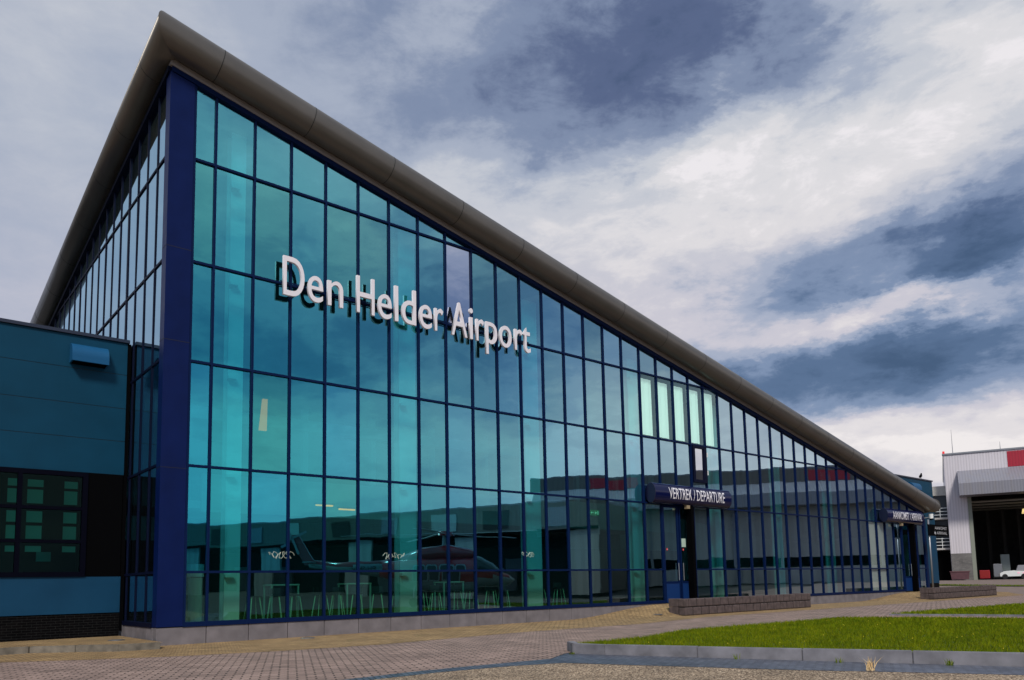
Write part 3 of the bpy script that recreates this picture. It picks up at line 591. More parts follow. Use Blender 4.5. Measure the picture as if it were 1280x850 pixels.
for i, (x, y) in enumerate(sp):
    o = proto
    if i:
        o = proto.copy(); C.objects.link(o)
        for ch in list(proto.children):
            c_ = ch.copy(); C.objects.link(c_); c_.parent = o
    o.location = (x, y, .5); o.rotation_euler = (0, 0, random.uniform(-.7, .7))
TBM = principled('pale_table', (.55, .62, .5), .5)
for i, (x, lb) in enumerate(((4.6, 'pale framed high table between the stools, nearest the corner'), (7.35, 'pale framed high table right of the first one'), (11.5, 'pale framed high table under the reflected helicopter'))):
    tb = thing('high_table', lb, 'table', (x, 2.5, .5), group='high tables behind the glass front')
    obj('table_top', B(-.5, -.35, 1.08, .5, .35, 1.13, bev=.01), TBM, tb)
    for sx_ in (-.46, .46):
        for sy_ in (-.31, .31): obj('leg', B(sx_ - .025, sy_ - .025, 0, sx_ + .025, sy_ + .025, 1.08), TBM, tb)
kk = thing('waste_column', 'pale ribbed round bin column behind the first glass bay', 'bin', (1.35, 1.1, .5))
obj('column_body', rod(bmesh.new(), (0, 0, 0), (0, 0, 1.35), .2, .19, 20), TBM, kk, smooth=False); obj('column_lid', rod(bmesh.new(), (0, 0, 1.38), (0, 0, 1.75), .23, .23, 20), WHITE, kk)
# cafe lettering drawn by hand on the glass (loose strokes)
def scribble(x, z, wd, seed, label):
    random.seed(seed); bm = bmesh.new(); pts = []; n = 34
    for i in range(n): pts.append((x + wd * i / n + .06 * math.sin(i * 1.3 + seed), -0.0, z + .1 * math.sin(i * 1.05) * random.uniform(.5, 1.3)))
    for a, b_ in zip(pts, pts[1:]): rod(bm, (a[0], .012, a[2]), (b_[0], .012, b_[2]), .006, seg=4)
    ob = obj('glass_script', bm, TBM, term); return ob
scribble(3.15, 2.5, .75, 3, ''); scribble(7.1, 2.5, .8, 5, ''); scribble(13.2, 2.6, .6, 8, '')
random.seed(11)

# ------------------------------------------------------------------ lettering
def glyph(ch, size=1.0, offset=0.0, extrude=.05):
    cu = bpy.data.curves.new('glyph', 'FONT'); cu.body = ch; cu.size = size; cu.extrude = extrude; cu.offset = offset; cu.resolution_u = 6
    ob = bpy.data.objects.new('glyph_tmp', cu); C.objects.link(ob)
    dg = bpy.context.evaluated_depsgraph_get(); me = bpy.data.meshes.new_from_object(ob.evaluated_get(dg)); bpy.data.objects.remove(ob); bpy.data.curves.remove(cu); return me
def dims(me):
    xs = [v.co.x for v in me.vertices]; ys = [v.co.y for v in me.vertices]; return min(xs), max(xs), min(ys), max(ys)
let = thing('facade_lettering', 'large pale raised airport name lettering across the upper glass front', 'sign', (0, -.27, 0))
Hm = glyph('H'); x0, x1, y0, y1 = dims(Hm); SC = 1.26 / (y1 - y0)
tbl = [('D', 3.35, 4.05), ('e', 4.17, 4.69), ('n', 4.85, 5.40), ('H', 5.90, 6.57), ('e', 6.71, 7.24), ('l', 7.36, 7.50), ('d', 7.65, 8.23), ('e', 8.37, 8.90), ('r', 9.02, 9.39), ('A', 9.76, 10.47), ('i', 10.58, 10.74), ('r', 10.89, 11.26), ('p', 11.35, 11.90), ('o', 12.02, 12.62), ('r', 12.78, 13.17), ('t', 13.19, 13.60)]
for ch, xa, xb_ in tbl:
    me = glyph(ch, 1.0, .0, .04); x0, x1, y0, y1 = dims(me)
    for v_ in me.vertices:
        X = xa + (v_.co.x - x0) / (x1 - x0) * (xb_ - xa); Zc = 10.565 + v_.co.y * SC; Yc = -v_.co.z * 1.1; v_.co = (X, Yc, Zc)
    me.materials.clear(); me.materials.append(LETF); me.materials.append(LETB); me.update()
    for p in me.polygons: p.material_index = 1 if (p.normal.y > .5) else 0
    o = bpy.data.objects.new('letter', me); C.objects.link(o); o.parent = let
obj('mounting_rail', B(3.3, .06, 11.0, 13.6, .09, 11.03), NAVYF, let)

def tsign(name, label, text, xa, xb_, zc, tx0, tx1, lh):
    s = thing(name, label, 'sign', (xa, -.30, zc))
    Ln = xb_ - xa; a_, b_ = .29, .46; k = 40
    def el(x, sc_=1.0): return [Vector((x, math.cos(t_) * a_ * sc_, math.sin(t_) * b_ * sc_)) for t_ in [2 * math.pi * i / k for i in range(k)]]
    obj('sign_body', loft([el(.02), el(Ln - .02)], cap=False), SIGNB, s, smooth=True)
    for x, dd in ((0, .02), (Ln, -.02)): obj('end_cap', loft([el(x, .97), el(x + dd * .98, 1.0)]), SIGNE, s)
    me = glyph(text, 1.0, .006, .0); x0, x1, y0, y1 = dims(me)
    for v_ in me.vertices:
        X = tx0 - xa + (v_.co.x - x0) / (x1 - x0) * (tx1 - tx0); z = (v_.co.y - (y0 + y1) / 2) / (y1 - y0) * lh + .02
        v_.co = (X, 0, z)
    bm = bmesh.new(); bm.from_mesh(me); bpy.data.meshes.remove(me)
    for i in range(-8, 9): bmesh.ops.bisect_plane(bm, geom=bm.verts[:] + bm.edges[:] + bm.faces[:], plane_co=(0, 0, i * .05), plane_no=(0, 0, 1))
    for v_ in bm.verts: v_.co.y = -a_ * math.sqrt(max(0, 1 - (v_.co.z / b_) ** 2)) - .006
    obj('sign_text', bm, principled('sign_white', (.82, .80, .84), .4), s, recalc=False)
    obj('sign_bracket', B(Ln * .42, -.12, -.62, Ln * .42 + .22, .05, -.46), principled('brass_bracket', (.5, .38, .22), .4, metal=.5), s)
    return s
tsign('entrance_sign', 'navy rounded sign tube lettered VERTREK / DEPARTURE above the first entrance', 'VERTREK / DEPARTURE', 20.62, 26.5, 5.44, 21.6, 25.9, .52)
tsign('entrance_sign', 'navy rounded sign tube lettered AANKOMST / ARRIVAL above the far entrance', 'AANKOMST / ARRIVAL', 43.75, 49.3, 5.42, 44.5, 49.0, .50)
# black direction sign on a pole
ps = thing('direction_sign', 'black AANKOMST ARRIVAL direction board on a thin grey pole', 'sign', (48.85, -1.0, terr(48.85, -1)))
obj('pole', rod(bmesh.new(), (0, 0, -.1), (0, 0, 4.95), .06, seg=12), STEEL, ps, smooth=True)
obj('sign_board', B(-.35, -.10, 3.85, 3.05, -.065, 4.62), BLACK, ps)
def flat_text(txt, x0_, x1_, z0_, h, y, mat, parent, name='sign_text'):
    me = glyph(txt, 1.0, 0, .0); a, b_, c_, d_ = dims(me)
    for v_ in me.vertices: v_.co = (x0_ + (v_.co.x - a) / (b_ - a) * (x1_ - x0_), y, z0_ + (v_.co.y - c_) / (d_ - c_) * h)
    me.materials.clear(); me.materials.append(mat); o = bpy.data.objects.new(name, me); C.objects.link(o); o.parent = parent; return o
SW = principled('sign_grey', (.5, .5, .52), .5)
flat_text('AANKOMST', .75, 2.8, 4.30, .2, -.104, SW, ps); flat_text('ARRIVAL', 1.05, 2.8, 3.97, .2, -.104, SW, ps)
obj('arrow', prism(bmesh.new(), [(.62, 4.05), (.78, 4.2), (.78, 4.1), (.9, 4.1), (.9, 3.97), (.84, 3.97), (.84, 4.04), (.78, 4.04), (.78, 3.93)], 'y', -.106, -.101), SW, ps)
# cctv camera at the tube end
cc = thing('security_camera', 'small white dome camera on an arm under the eave tube end', 'camera', (50.7, -.5, 5.45))
obj('camera_housing', rod(bmesh.new(), (0, 0, 0), (0, 0, .32), .14, .15, 16), WHITE, cc, smooth=False); obj('camera_dome', rod(bmesh.new(), (0, 0, -.12), (0, 0, -.002), .06, .13, 16), BLACK, cc); obj('camera_arm', rod(bmesh.new(), (0, .05, .1), (-.7, .45, .0), .03), STEEL, cc)

# ------------------------------------------------------------------ planter walls
def blockmat(name): return principled(name, (.085, .062, .060), .9, var=.35, vscale=5, bump=.5, bscale=50)
BLK = blockmat('dark_block'); MORT = principled('block_joint', (.012, .009, .009), .95)
def planter(x0_, x1_, y0_, dep, top, label, nb):
    s = thing('planter_wall', label, 'low wall', (x0_, y0_, 0))
    bm = bmesh.new(); Ln = x1_ - x0_; bh = .36; zb = top - 2 * bh
    for r in range(2):
        k = nb; wd = Ln / k
        for i in range(k):
            off = wd * .5 * (r % 2); a = i * wd + off; bb = min(a + wd, Ln); a = max(0, a)
            if r and i == 0: box(bm, .006, .0, zb + r * bh + .012, off - .012, .35, zb + (r + 1) * bh - .012, bev=.03)
            j = random.uniform(-.008, .008)
            if bb - a > .1: box(bm, a + .022, j, zb + r * bh + .014, bb - .022, .35 + j, zb + (r + 1) * bh - .014, bev=.035)
        for i in range(int(dep / .5)):
            box(bm, -.003, .36 + i * .5, zb + r * bh + .006, .35, .36 + i * .5 + .49, zb + (r + 1) * bh - .006, bev=.02)
            box(bm, Ln - .35, .36 + i * .5, zb + r * bh + .006, Ln + .003, .36 + i * .5 + .49, zb + (r + 1) * bh - .006, bev=.02)
    obj('blockwork', bm, BLK, s); obj('mortar_core', B(.03, .03, -.2, Ln - .03, .30, top - .03), MORT, s)
    obj('planter_soil', B(.35, .36, -.2, Ln - .35, .35 + dep, top - .25), principled('soil', (.05, .035, .02), .95, bump=.6), s)
    return s
planter(20.25, 30.6, -2.2, .55, .725, 'long dark block planter wall in front of the first entrance', 18)
planter(44.3, 55.1, -2.8, .55, .745, 'dark block planter wall in front of the far entrance', 16)

# ------------------------------------------------------------------ blue annex wings
DBR = brickmat('black_brick', (.004, .0035, .004), (.002, .002, .0025), (.02, .02, .02), .24, .075, ms=.005, plane='XZ')
DBR.node_tree.nodes['Principled BSDF'].inputs['Specular IOR Level'].default_value = .05
def annex(label, xa, xb_, y0_, y1_, top, win, zg, near):
    s = thing('office_wing', label, 'building')
    bm = bmesh.new(); seams = [9.30, 8.27, 7.19, 6.15, 5.09]
    for zt, zb in zip(seams, seams[1:]): box(bm, xa, y0_, zb + .008, xb_, y0_ + .25, zt - .008)
    obj('wall', bm, BLUEP, s); obj('wall_joints', B(xa + .01, y0_ + .01, 5.09, xb_ - .01, y0_ + .2, 9.29), SEAM, s)
    obj('roof_edge', B(xa - .05, y0_ - .07, 9.301, xb_ + .05, y1_, 9.40), principled('dark_coping', (.012, .02, .045), .4), s)
    obj('lower_wall', B(xa, y0_, .87, xb_, y0_ + .25, 1.96), BLUEL, s); obj('brick_base', B(xa, y0_ + .03, zg, xb_, y0_ + .28, .868), DBR, s)
    wm = BLACK if near else BLUEL
    if near:
        obj('window_band', B(-1.1, y0_ - .01, 1.962, xb_ - .02, y0_ + .25, 5.088), BLACK, s)
        for wx1 in (-1.1,):
            for wx0 in (-4.37,):
                fr = bmesh.new()
                for a, bb, c_, d_ in ((-8.5, -1.101, 1.962, 2.1), (-8.5, -1.101, 4.95, 5.088), (-8.5, -1.101, 3.93, 4.03), (-8.5, -1.101, 2.95, 3.04)): box(fr, a, y0_ - .05, c_, bb, y0_ + .12, d_)
                for a in (-8.5, -6.6, -4.75, -2.9, -1.24): box(fr, a, y0_ - .052, 2.1, a + .14 if a > -1.5 else a + .12, y0_ + .118, 4.95)
                wf = obj('window_frame', fr, principled('office_frame', (.001, .0012, .006), .6, spec=.05), s)
                bmx = bmesh.new(); bmx.faces.new([bmx.verts.new(q) for q in ((-8.4, y0_ + .03, 2.1), (-1.2, y0_ + .03, 2.1), (-1.2, y0_ + .03, 4.95), (-8.4, y0_ + .03, 4.95))]); obj('window_pane', bmx, M_DARKG, wf, recalc=False)
        # office room behind, its far wall pierced by small windows
        zr = [(5.0, 5.25), (4.45, 4.92), (3.82, 4.20), (3.28, 3.72), (2.85, 3.05)]; xr = [(-6.3, -5.8), (-5.6, -5.1), (-4.2, -3.6), (-2.73, -2.34), (-2.18, -1.71), (-1.12, -.70)]
        bm = bmesh.new(); px = xa
        for a, bb in xr: box(bm, px, 7.0, .5, a, 7.15, 5.6); px = bb
        box(bm, px, 7.0, .5, -.1, 7.15, 5.6)
        for a, bb in xr:
            pz = .5
            for c_, d_ in sorted(zr): box(bm, a, 7.02, pz, bb, 7.13, c_); pz = d_
            box(bm, a, 7.02, pz, bb, 7.13, 5.6)
        obj('far_wall', bm, INTD, s)
        obj('office_floor', B(xa, y0_ + .3, .5, -.1, 7, .62), INTD, s); obj('office_ceiling', B(xa, y0_ + .3, 5.6, -.1, 7.15, 5.7), INTD, s)
        obj('desk', B(-3.2, 5.6, 1.3, -1.3, 6.4, 1.36), INTD, s); obj('monitor', B(-2.0, 6.0, 2.5, -1.6, 6.05, 2.8), STEEL, s)
        obj('office_roof', B(xa, y0_ + .26, 9.1, -.1, 16, 9.3), SEAM, s)
        obj('end_closure', B(-.119, y0_ + .01, .3, -.012, 16, 9.29), BLACK, s)
        obj('glow_backing', B(xa, 7.2, 2.7, -.2, 7.25, 5.4), principled('backing_glow', (.4, .6, .5), .6, emis=((.30, .62, .58), .06)), s)  # added glowing sheet behind the openings, stands in for sky light in the panes
    else:
        obj('window_band', B(xa, y0_ + .005, 1.962, xb_ - 2.6, y0_ + .25, 5.088), BLACK, s); obj('corner_panel', B(xb_ - 2.59, y0_, 1.962, xb_, y0_ + .25, 5.088), BLUEL, s)
        obj('side_wall', B(xb_ - .25, y0_ + .26, zg, xb_ - .001, y1_, 9.30), BLUEL, s)
        obj('rear_wall', B(xa, y1_ - .25, zg, xb_ - .26, y1_ - .001, 9.30), BLUEP, s)
    return s
a1 = annex('dark blue panelled office wing with black window band left of the corner', -20, -.12, 3.5, 7.0, 9.3, True, .1, True)
a2 = annex('far blue panelled wing behind the low end of the roof', 51.4, 61.85, 3.5, 14, 9.3, True, .1, False)
def vent(x0_, z0_, wd, label):
    s = thing('wall_vent', label, 'vent', (x0_, 3.5, z0_), group='blue vent hoods')
    k = 10; prof = [(0, 0), (-.42, 0), (-.42, .18)] + [(-.42 + .42 * (1 - math.cos(t_)), .18 + .42 * math.sin(t_)) for t_ in [math.pi / 2 * i / k for i in range(1, k + 1)]]
    obj('vent_hood', prism(bmesh.new(), prof, 'x', 0, wd), principled('vent_blue', (.008, .085, .20), .45, spec=.2), s); obj('vent_grille', B(.05, -.36, -.02, wd - .05, -.02, -.002), BLACK, s)
vent(-1.72, 8.40, 1.0, 'round topped blue vent hood on the near office wing'); vent(57.2, 8.35, 1.5, 'blue vent hood on the far wing above the eave tube')
# bird on the far wing
bd = bmesh.new(); rings_ = []
for px, pz, r_ in ((-.28, .12, .02), (-.18, .16, .06), (-.05, .2, .11), (.08, .27, .12), (.15, .36, .08), (.18, .44, .07), (.22, .48, .05), (.27, .49, .012)):
    rings_.append([Vector((px + math.sin(.5) * 0, math.cos(t_) * r_, pz + math.sin(t_) * r_)) for t_ in [2 * math.pi * i / 10 for i in range(10)]])
loft(rings_, bm=bd)
birdt = thing('perched_bird', 'dark bird perched on the roof edge of the far blue wing', 'bird', (59.9, 3.6, 9.40))
obj('body', bd, BLACK, birdt, smooth=True)
for y_ in (-.04, .04): obj('leg', rod(bmesh.new(), (.03, y_, 0), (.03, y_, .18), .01, seg=6), BLACK, birdt)

# ------------------------------------------------------------------ hangars
CW = corrugated('white_cladding', (.70, .66, .70), amt=.12); CG = corrugated('grey_cladding', (.26, .26, .30), rough=.4); CG2 = corrugated('pale_grey_cladding', (.15, .13, .115), pitch=.5)
CD = corrugated('door_grey', (.40, .38, .36), pitch=1.2); GBR = brickmat('grey_brick', (.20, .19, .18), (.15, .145, .14), (.10, .10, .10), .3, .1, plane='YZ')
CRED = corrugated('red_cladding', (.40, .012, .035), amt=.05)
def place(A, Bp):
    A = Vector(A); d = Vector(Bp) - A; return math.atan2(d.y, d.x), d.length
HA = (79.55, 8.9); HB = (84.63, -4.69)
rzA, lenA = place(HA, HB); G0 = terr(79, 5)
h = thing('white_hangar', 'white clad hangar with open dark doorway, grey canopy and red panel', 'hangar', (*HA, G0), rzA)
T_ = 13.98 - G0
def L2(x, y): # world to local along-face distance
    return (x - HA[0]) * math.cos(rzA) + (y - HA[1]) * math.sin(rzA)
oz = 9.75 - G0; ox = 1.85
bm = bmesh.new(); box(bm, 0, 0, 2.75, ox, .4, T_); box(bm, ox, 0, oz, lenA, .4, T_); obj('wall', bm, CW, h)
obj('brick_base', B(.02, -.03, -.3, ox - .0, .38, 2.748), GBR, h)
obj('door_jamb', B(ox + .002, -.05, -.2, ox + .35, .45, oz), principled('jamb_green', (.25, .27, .22), .6), h)
obj('red_band', B(5.6, -.03, 11.3, 11.5, -.002, T_ - .15), CRED, h)
obj('roof_edge', B(-.1, -.12, T_ + .002, lenA + .1, .5, T_ + .16), STEEL, h)
obj('canopy', prism(bmesh.new(), [(-.02, 11.25), (-2.6, 9.7), (-2.6, 8.5), (-.02, 8.5)], 'x', 1.15, lenA), CG, h)
obj('side_wall', B(0, .402, -.3, .3, 24, T_), CW, h); obj('far_side_wall', B(lenA - .3, .402, -.3, lenA, 24, T_), CW, h); obj('rear_wall', B(.301, 23.7, -.3, lenA - .301, 24, T_), principled('hangar_inside', (.06, .055, .05), .8, var=.3), h)
for k in range(9): obj('wall_post', B(1 + k * 1.5, 14 + .2 * (k % 2), -.3, 1.35 + k * 1.5, 14.3 + .2 * (k % 2), 8), principled('hangar_inside2', (.05, .045, .04), .8), h)
obj('roof', B(-.05, .5, T_ - .3, lenA, 24, T_ - .002), INTD, h)
obj('roof_truss', (lambda b: [rod(b, (.4, y_, 8.2), (lenA - .4, y_, 8.2), .12) for y_ in (3, 7, 11, 15)] and b)(bmesh.new()), principled('truss', (.35, .33, .28), .6), h)
obj('hangar_floor', B(.3, .4, -.28, lenA - .3, 23.7, .02), INTD, h)
LMP = principled('hangar_lamp', (1, .8, .3), .5, emis=((1, .75, .3), .8))
for x_, y_ in ((7.1, 6), (9.5, 9), (11.5, 4)): obj('ceiling_lamp', rod(bmesh.new(), (x_, y_, 6.9), (x_, y_, 7.4), .22, .12, 12), LMP, h)
obj('beacon', rod(bmesh.new(), (.05, .1, T_ + .17), (.05, .1, T_ + .42), .12, .1, 10), principled('beacon_red', (.6, .02, .02), .3, emis=((1, .05, .05), .4)), h)
for x_, hh in ((.9, 2.5), (5.1, .8)): obj('antenna_mast', rod(bmesh.new(), (x_, .3, T_ + .16), (x_, .3, T_ + .16 + hh), .035, .012, 6), STEEL, h)
ML = Matrix.Translation((*HA, G0)) @ Matrix.Rotation(rzA, 4, 'Z')
def hl(x, y, z=0): return ML @ Vector((x, y, z))
# contents of the hangar
bx = thing('tool_cabinet', 'red tool cabinet just inside the hangar doorway', 'cabinet', hl(2.9, 1.6, .02), rzA)
obj('cabinet_body', B(-.45, -.3, .12, .45, .3, .95, bev=.02), RED, bx); obj('drawer_front', B(-.41, -.32, .2, .41, -.301, .9), principled('dark_red', (.3, .01, .01), .5), bx)
for sx_ in (-.35, .35): obj('caster', rod(bmesh.new(), (sx_, -.2, .06), (sx_, .2, .06), .06), SEAM, bx)
tg = thing('tow_tractor', 'white low tow tractor parked inside the hangar', 'vehicle', hl(5.5, 2.0, .02), rzA)
bm = bmesh.new(); prism(bm, [(-1.7, .35), (1.5, .35), (1.5, 1.0), (.2, 1.05), (-.1, 1.1), (-1.2, 1.0), (-1.7, .75)], 'y', -.7, .7); obj('body', bm, WHITE, tg)
bm = bmesh.new(); prism(bm, [(.2, 1.06), (1.3, 1.06), (1.25, 1.75), (.45, 1.75)], 'y', -.6, .6); obj('cab', bm, principled('cab_grey', (.3, .3, .33), .3), tg)
for sx_ in (-1.15, 1.0):
    for sy_ in (-.75, .55): obj('wheel', rod(bmesh.new(), (sx_, sy_, .33), (sx_, sy_ + .2, .33), .33, seg=18), SEAM, tg)
tg.scale = (.75, .8, .8)
for sx_ in (.3, .9): obj('headlight', B(sx_, -.73, .7, sx_ + .25, -.701, .85), principled('pink_light', (.8, .4, .5), .4, emis=((1, .5, .6), .4)), tg)
for i, (x_, y_, hh, mt_, lb) in enumerate(((4.2, 4, 1.6, STEEL, 'grey service cart in the hangar left of the tractor'), (5.0, 5.5, 2.6, OFFW, 'tall pale rack in the hangar behind the tractor'), (8.3, 5, 2.2, principled('yellow_kit', (.45, .33, .05), .6), 'yellow maintenance stand in the hangar on the right'), (9.8, 3, 1.9, WHITE, 'white cupboard in the hangar at the right frame edge'))):
    s = thing('service_cart', lb, 'equipment', hl(x_, y_, .02), rzA)
    obj('cart_body', B(-.4, -.35, .25, .4, .35, hh, bev=.03), mt_, s); obj('cart_shelf', B(-.45, -.4, .15, .45, .4, .22), SEAM, s)
    for sx_ in (-.33, .33): obj('caster', rod(bmesh.new(), (sx_, -.2, .08), (sx_, .2, .08), .08), SEAM, s)
dm = thing('waste_container', 'brown maroon waste container beside the hangar wall', 'container', hl(.65, -1.2, .0), rzA)
obj('container_body', prism(bmesh.new(), [(-.75, .1), (.75, .1), (.85, .85), (-.85, .85)], 'y', -.5, .5), principled('maroon', (.10, .04, .05), .6, var=.2), dm); obj('container_rim', B(-.9, -.55, .851, .9, .55, .93), principled('maroon2', (.14, .06, .07), .6), dm)
# white block with balconies between wing and hangar
mbx = thing('white_office_block', 'off white block with stacked railed balconies between wing and hangar', 'building', (80.0, 12.6, terr(77, 10)), rzA)
bm = bmesh.new(); box(bm, -1, 0, 3.2, 1.35, .4, 10.0); box(bm, 1.35, 0, 9.0, 5.5, .4, 10.0); box(bm, -1, .41, -.3, 5.5, 8, 9.95); obj('wall', bm, principled('cream_wall', (.52, .50, .45), .7, var=.08), mbx)
obj('ground_floor_glazing', B(1.0, -.02, -.2, 5.5, .38, 3.1), BLACK, mbx); obj('recess_glazing', B(1.352, .30, 3.2, 5.5, .405, 8.99), principled('recess_dark', (.02, .025, .03), .2), mbx)
for z in (3.2, 6.4):
    fl_ = obj('balcony_floor', B(1.0, -.9, z, 5.5, .29, z + .18), principled('balcony_white', (.5, .48, .45), .6), mbx)
    for k in range(3): obj('rail', B(1.0, -.9, z + .45 + .35 * k, 5.5, -.86, z + .5 + .35 * k), WHITE, fl_)
    for k in range(6): obj('baluster', B(1.0 + k * .8, -.91, z + .181, 1.05 + k * .8, -.85, z + 1.25), WHITE, fl_)

def opphangar(name, label, A, Bp, H, dep, reds, open_=None, panels=(12.3, 10.6, 9.3), base=None):
    rr_, ln = place(A, Bp); g0 = terr(*A) if base is None else base
    s = thing(name, label, 'hangar', (*A, g0), rr_); H -= g0; p0, p1, p2 = [p - g0 for p in panels]
    if open_ is None:
        obj('wall', B(0, 0, p0, ln, .4, H), CG2, s)
        obj('canopy', prism(bmesh.new(), [(-.0, p0), (-2.0, p1), (-2.0, p2), (-.0, p2)], 'x', 0, ln), CG, s)
        obj('sliding_door', B(.2, .2, 0, ln - .2, .5, p2), CD, s); obj('door_window_strip', B(.6, .15, 1.9, ln - .6, .198, 3.0), BLACK, s)
        for k in range(int(ln / 5)): obj('door_post', B(k * 5 + .2, .05, 0, k * 5 + .5, .148, p2), CG, s)
        for a, bb in reds: obj('red_band', B(a, -.04, p0 + .05, bb, -.002, H - .25), CRED, s)
    else:
        oh = open_ - g0
        obj('fascia', B(0, 0, oh, ln, .4, H), CG2, s); obj('door_track', B(0, -.12, oh - .2, ln, -.002, oh + .1), BLACK, s)
        k = 0
        while k * 14 < ln:
            obj('door_leaf', B(k * 14, .05, 0, k * 14 + 3.2, .3, oh), CD, s); k += 1
        obj('hangar_interior_wall', B(0, 10, 0, ln, 10.2, oh), INTD, s)
        for k in range(int(ln / 7)): obj('fascia_panel', B(3 + k * 7, -.06, oh + .5, 5.6 + k * 7, -.003, H - .5), (CG, INTD, OFFW)[k % 3], s)
        for k in range(int(ln / 9)): obj('inner_panel', B(4 + k * 9, 9.5, 0, 6.5 + k * 9, 9.9, 4.2), OFFW if k % 3 == 0 else CG, s)
    obj('side_wall', B(0, .41, 0, .3, dep, H - .02), CG2, s); obj('far_side_wall', B(ln - .3, .51, 0, ln, dep, H - .02), CG2, s); obj('rear_wall', B(.31, dep - .3, 0, ln - .31, dep, H - .02), CG2, s)
    obj('roof', B(.0, .41, H - .019, ln, dep, H + .2), CG, s)
    return s, rr_, ln, g0
opphangar('grey_hangar', 'grey sliding door hangar with red panels facing the glass front', (82.65, -11.7), (54.9, -46.5), 13.9, 26, [(8.2, 12.6), (31, 36.5)], panels=(12.4, 11.0, 9.6), base=.9)
opphangar('open_hangar', 'low grey open fronted hangar reflected behind the helicopter', (49.5, -30.5), (22.5, -95), 9.9, 26, [], open_=7.0, base=.4)

# ------------------------------------------------------------------ helicopter (parked opposite, seen as a reflection)
nose, tailp = Vector((31.6, -21.4)), Vector((16.5, -37.5))
hd = math.atan2(nose.y - tailp.y, nose.x - tailp.x); hub = Vector((27.5, -25.6))
hc = thing('helicopter', 'red and white twin engine helicopter parked opposite, reflected in the glass', 'helicopter', (hub.x, hub.y, 0), hd)
HRED = principled('heli_red', (.26, .010, .02), .25, coat=.6); HWH = principled('heli_white', (.27, .30, .32), .25, coat=.5); HDK = principled('heli_window', (.015, .02, .025), .08)
def ell(x, zc, hw, hh, k=20, p=2.4): 
    out = []
    for i in range(k):
        t_ = 2 * math.pi * i / k; c_, s_ = math.cos(t_), math.sin(t_); out.append(Vector((x, math.copysign(abs(c_) ** (2 / p), c_) * hw, zc + math.copysign(abs(s_) ** (2 / p), s_) * hh)))
    return out
def bodypart(rings_, split, name, mA, mB, parent):
    bm = loft(rings_)
    o = obj(name, bm, [mA, mB], parent, smooth=True)
    for p in o.data.polygons: p.material_index = 1 if p.center.z < split(p.center.x) else 0
    return o
body = bodypart([ell(x, z, a, b_) for x, z, a, b_ in ((5.75, 1.75, .06, .06), (5.4, 1.75, .45, .32), (4.7, 1.82, .85, .55), (3.9, 2.1, 1.1, .9), (3.0, 2.35, 1.2, 1.2), (2, 2.4, 1.22, 1.3), (0, 2.4, 1.22, 1.32), (-1.8, 2.4, 1.2, 1.3), (-2.8, 2.5, 1.0, 1.1), (-4.0, 2.75, .55, .7), (-5, 2.9, .35, .5))], lambda x: 2.0, 'fuselage', HRED, HWH, hc)
bodypart([ell(x, z, a, b_, 14) for x, z, a, b_ in ((-4.6, 2.85, .42, .55), (-7, 3.0, .3, .42), (-10.2, 3.3, .2, .28))], lambda x: 3.1, 'tail_boom', HRED, HWH, hc)
bodypart([ell(x, z, a, b_, 14) for x, z, a, b_ in ((2.6, 3.7, .3, .1), (1.8, 3.85, .8, .4), (.4, 4.0, .85, .6), (-1.6, 3.9, .8, .55), (-3.2, 3.5, .4, .35))], lambda x: 0, 'engine_cowling', HRED, HWH, hc)
obj('tail_fin', prism(bmesh.new(), [(-9.6, 3.2), (-10.6, 3.2), (-12.0, 5.5), (-11.2, 5.6)], 'y', -.08, .08), HRED, hc)
obj('stabilizer', B(-10.3, -1.5, 3.35, -9.6, 1.5, 3.42, bev=.01), HWH, hc)
obj('mast', rod(bmesh.new(), (0, 0, 4.4), (0, 0, 5.35), .16, .12, 12), STEEL, hc)
obj('rotor_hub', rod(bmesh.new(), (0, 0, 5.3), (0, 0, 5.6), .55, .35, 16), HRED, hc)
for k in range(5):
    a = .35 + k * 2 * math.pi / 5; bm = bmesh.new(); box(bm, .5, -.2, 5.42, 7.6, .2, 5.46)
    for v_ in bm.verts: v_.co.z -= .018 * max(0, v_.co.x - 1) ** 1.3 * .6
    bmesh.ops.transform(bm, matrix=Matrix.Rotation(a, 4, 'Z'), verts=bm.verts); obj('rotor_blade', bm, principled('blade_grey', (.45, .45, .47), .35), hc)
for k in range(4):
    bm = bmesh.new(); box(bm, 0, -.09, -.02, 1.3, .09, .02); bmesh.ops.transform(bm, matrix=Matrix.Translation((-11.6, .2, 5.3)) @ Matrix.Rotation(math.pi / 2, 4, 'X') @ Matrix.Rotation(k * math.pi / 2 + .4, 4, 'Z'), verts=bm.verts); obj('tail_rotor_blade', bm, STEEL, hc)
def heliside(pts, name, mat, off=.012):
    for sgn in (-1, 1):
        bm = bmesh.new(); prism(bm, pts, 'y', sgn * 1.20, sgn * (1.245 + off)); obj(name, bm, mat, hc)
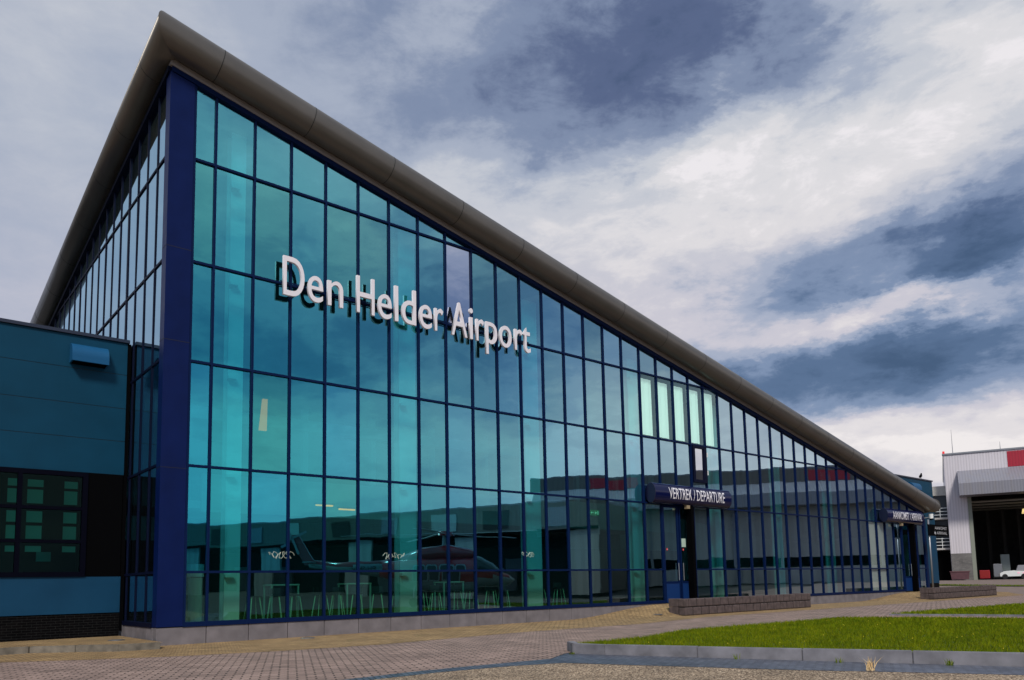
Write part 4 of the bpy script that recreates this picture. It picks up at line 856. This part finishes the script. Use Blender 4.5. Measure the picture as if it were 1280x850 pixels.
for x_ in (-1.6, -.7, .3, 1.2):
    heliside([(x_ - .38, 1.9), (x_ + .38, 1.9), (x_ + .43, 2.0), (x_ + .43, 2.95), (x_ + .33, 3.08), (x_ - .33, 3.08), (x_ - .43, 2.95), (x_ - .43, 2.0)], 'window_surround', HWH, .0)
    heliside([(x_ - .31, 1.98), (x_ + .31, 1.98), (x_ + .35, 2.05), (x_ + .35, 2.9), (x_ + .26, 3.0), (x_ - .26, 3.0), (x_ - .35, 2.9), (x_ - .35, 2.05)], 'cabin_window', HDK, .02)
ws_ = loft([ell(x, z, a, b_) for x, z, a, b_ in ((4.75, 2.12, .8, .36), (3.95, 2.5, 1.08, .62), (3.1, 2.78, 1.2, .83), (2.6, 2.9, 1.23, .84))]); obj('windscreen', ws_, HDK, hc, smooth=True)
for x_, y_ in ((4.2, 0), (-1.9, -1.3), (-1.9, 1.3)):
    g_ = obj('landing_gear', rod(bmesh.new(), (x_, y_ * .8, 1.5), (x_, y_, .4), .07), STEEL, hc)
    obj('wheel', rod(bmesh.new(), (x_, y_ - .12, .35), (x_, y_ + .12, .35), .35, seg=18), SEAM, g_)
HT = principled('heli_text', (.02, .02, .03), .5)
for sgn in (1, -1):
    me = glyph('PH-SHK', 1, .01, 0); a, b_, c_, d_ = dims(me); wdt = 2.0
    for v_ in me.vertices:
        u = (v_.co.x - a) / (b_ - a) * wdt; z = 2.62 + (v_.co.y - c_) / (d_ - c_) * .36; xx = -5.2 - u if sgn > 0 else -5.2 - wdt + u
        v_.co = (xx, sgn * (.50 + (xx + 5.2) * .045), z)
    me.materials.clear(); me.materials.append(HT); o = bpy.data.objects.new('registration_text', me); C.objects.link(o); o.parent = hc
# a few drain covers
for i, (x, y, lb) in enumerate(((-.75, 1.0, 'round drain cover on the step left of the pillar'), (19.3, -1.5, 'round drain cover left of the first entrance doors'), (47.0, -1.5, 'round drain cover by the far entrance doors'), (4.0, -.8, 'round drain cover near the plinth on the tan paving'))):
    zz_ = terr(x, y) + (.165 if i == 0 else .006); d_ = thing('drain_cover', lb, 'drain cover', (x, y, zz_))
    obj('cover_ring', rod(bmesh.new(), (0, 0, 0), (0, 0, .012), .22, .21, 24), principled('iron', (.2, .2, .21), .45, metal=.6), d_); obj('cover_lid', rod(bmesh.new(), (0, 0, .012), (0, 0, .018), .17, .17, 24), principled('iron_dark', (.1, .1, .1), .6), d_)
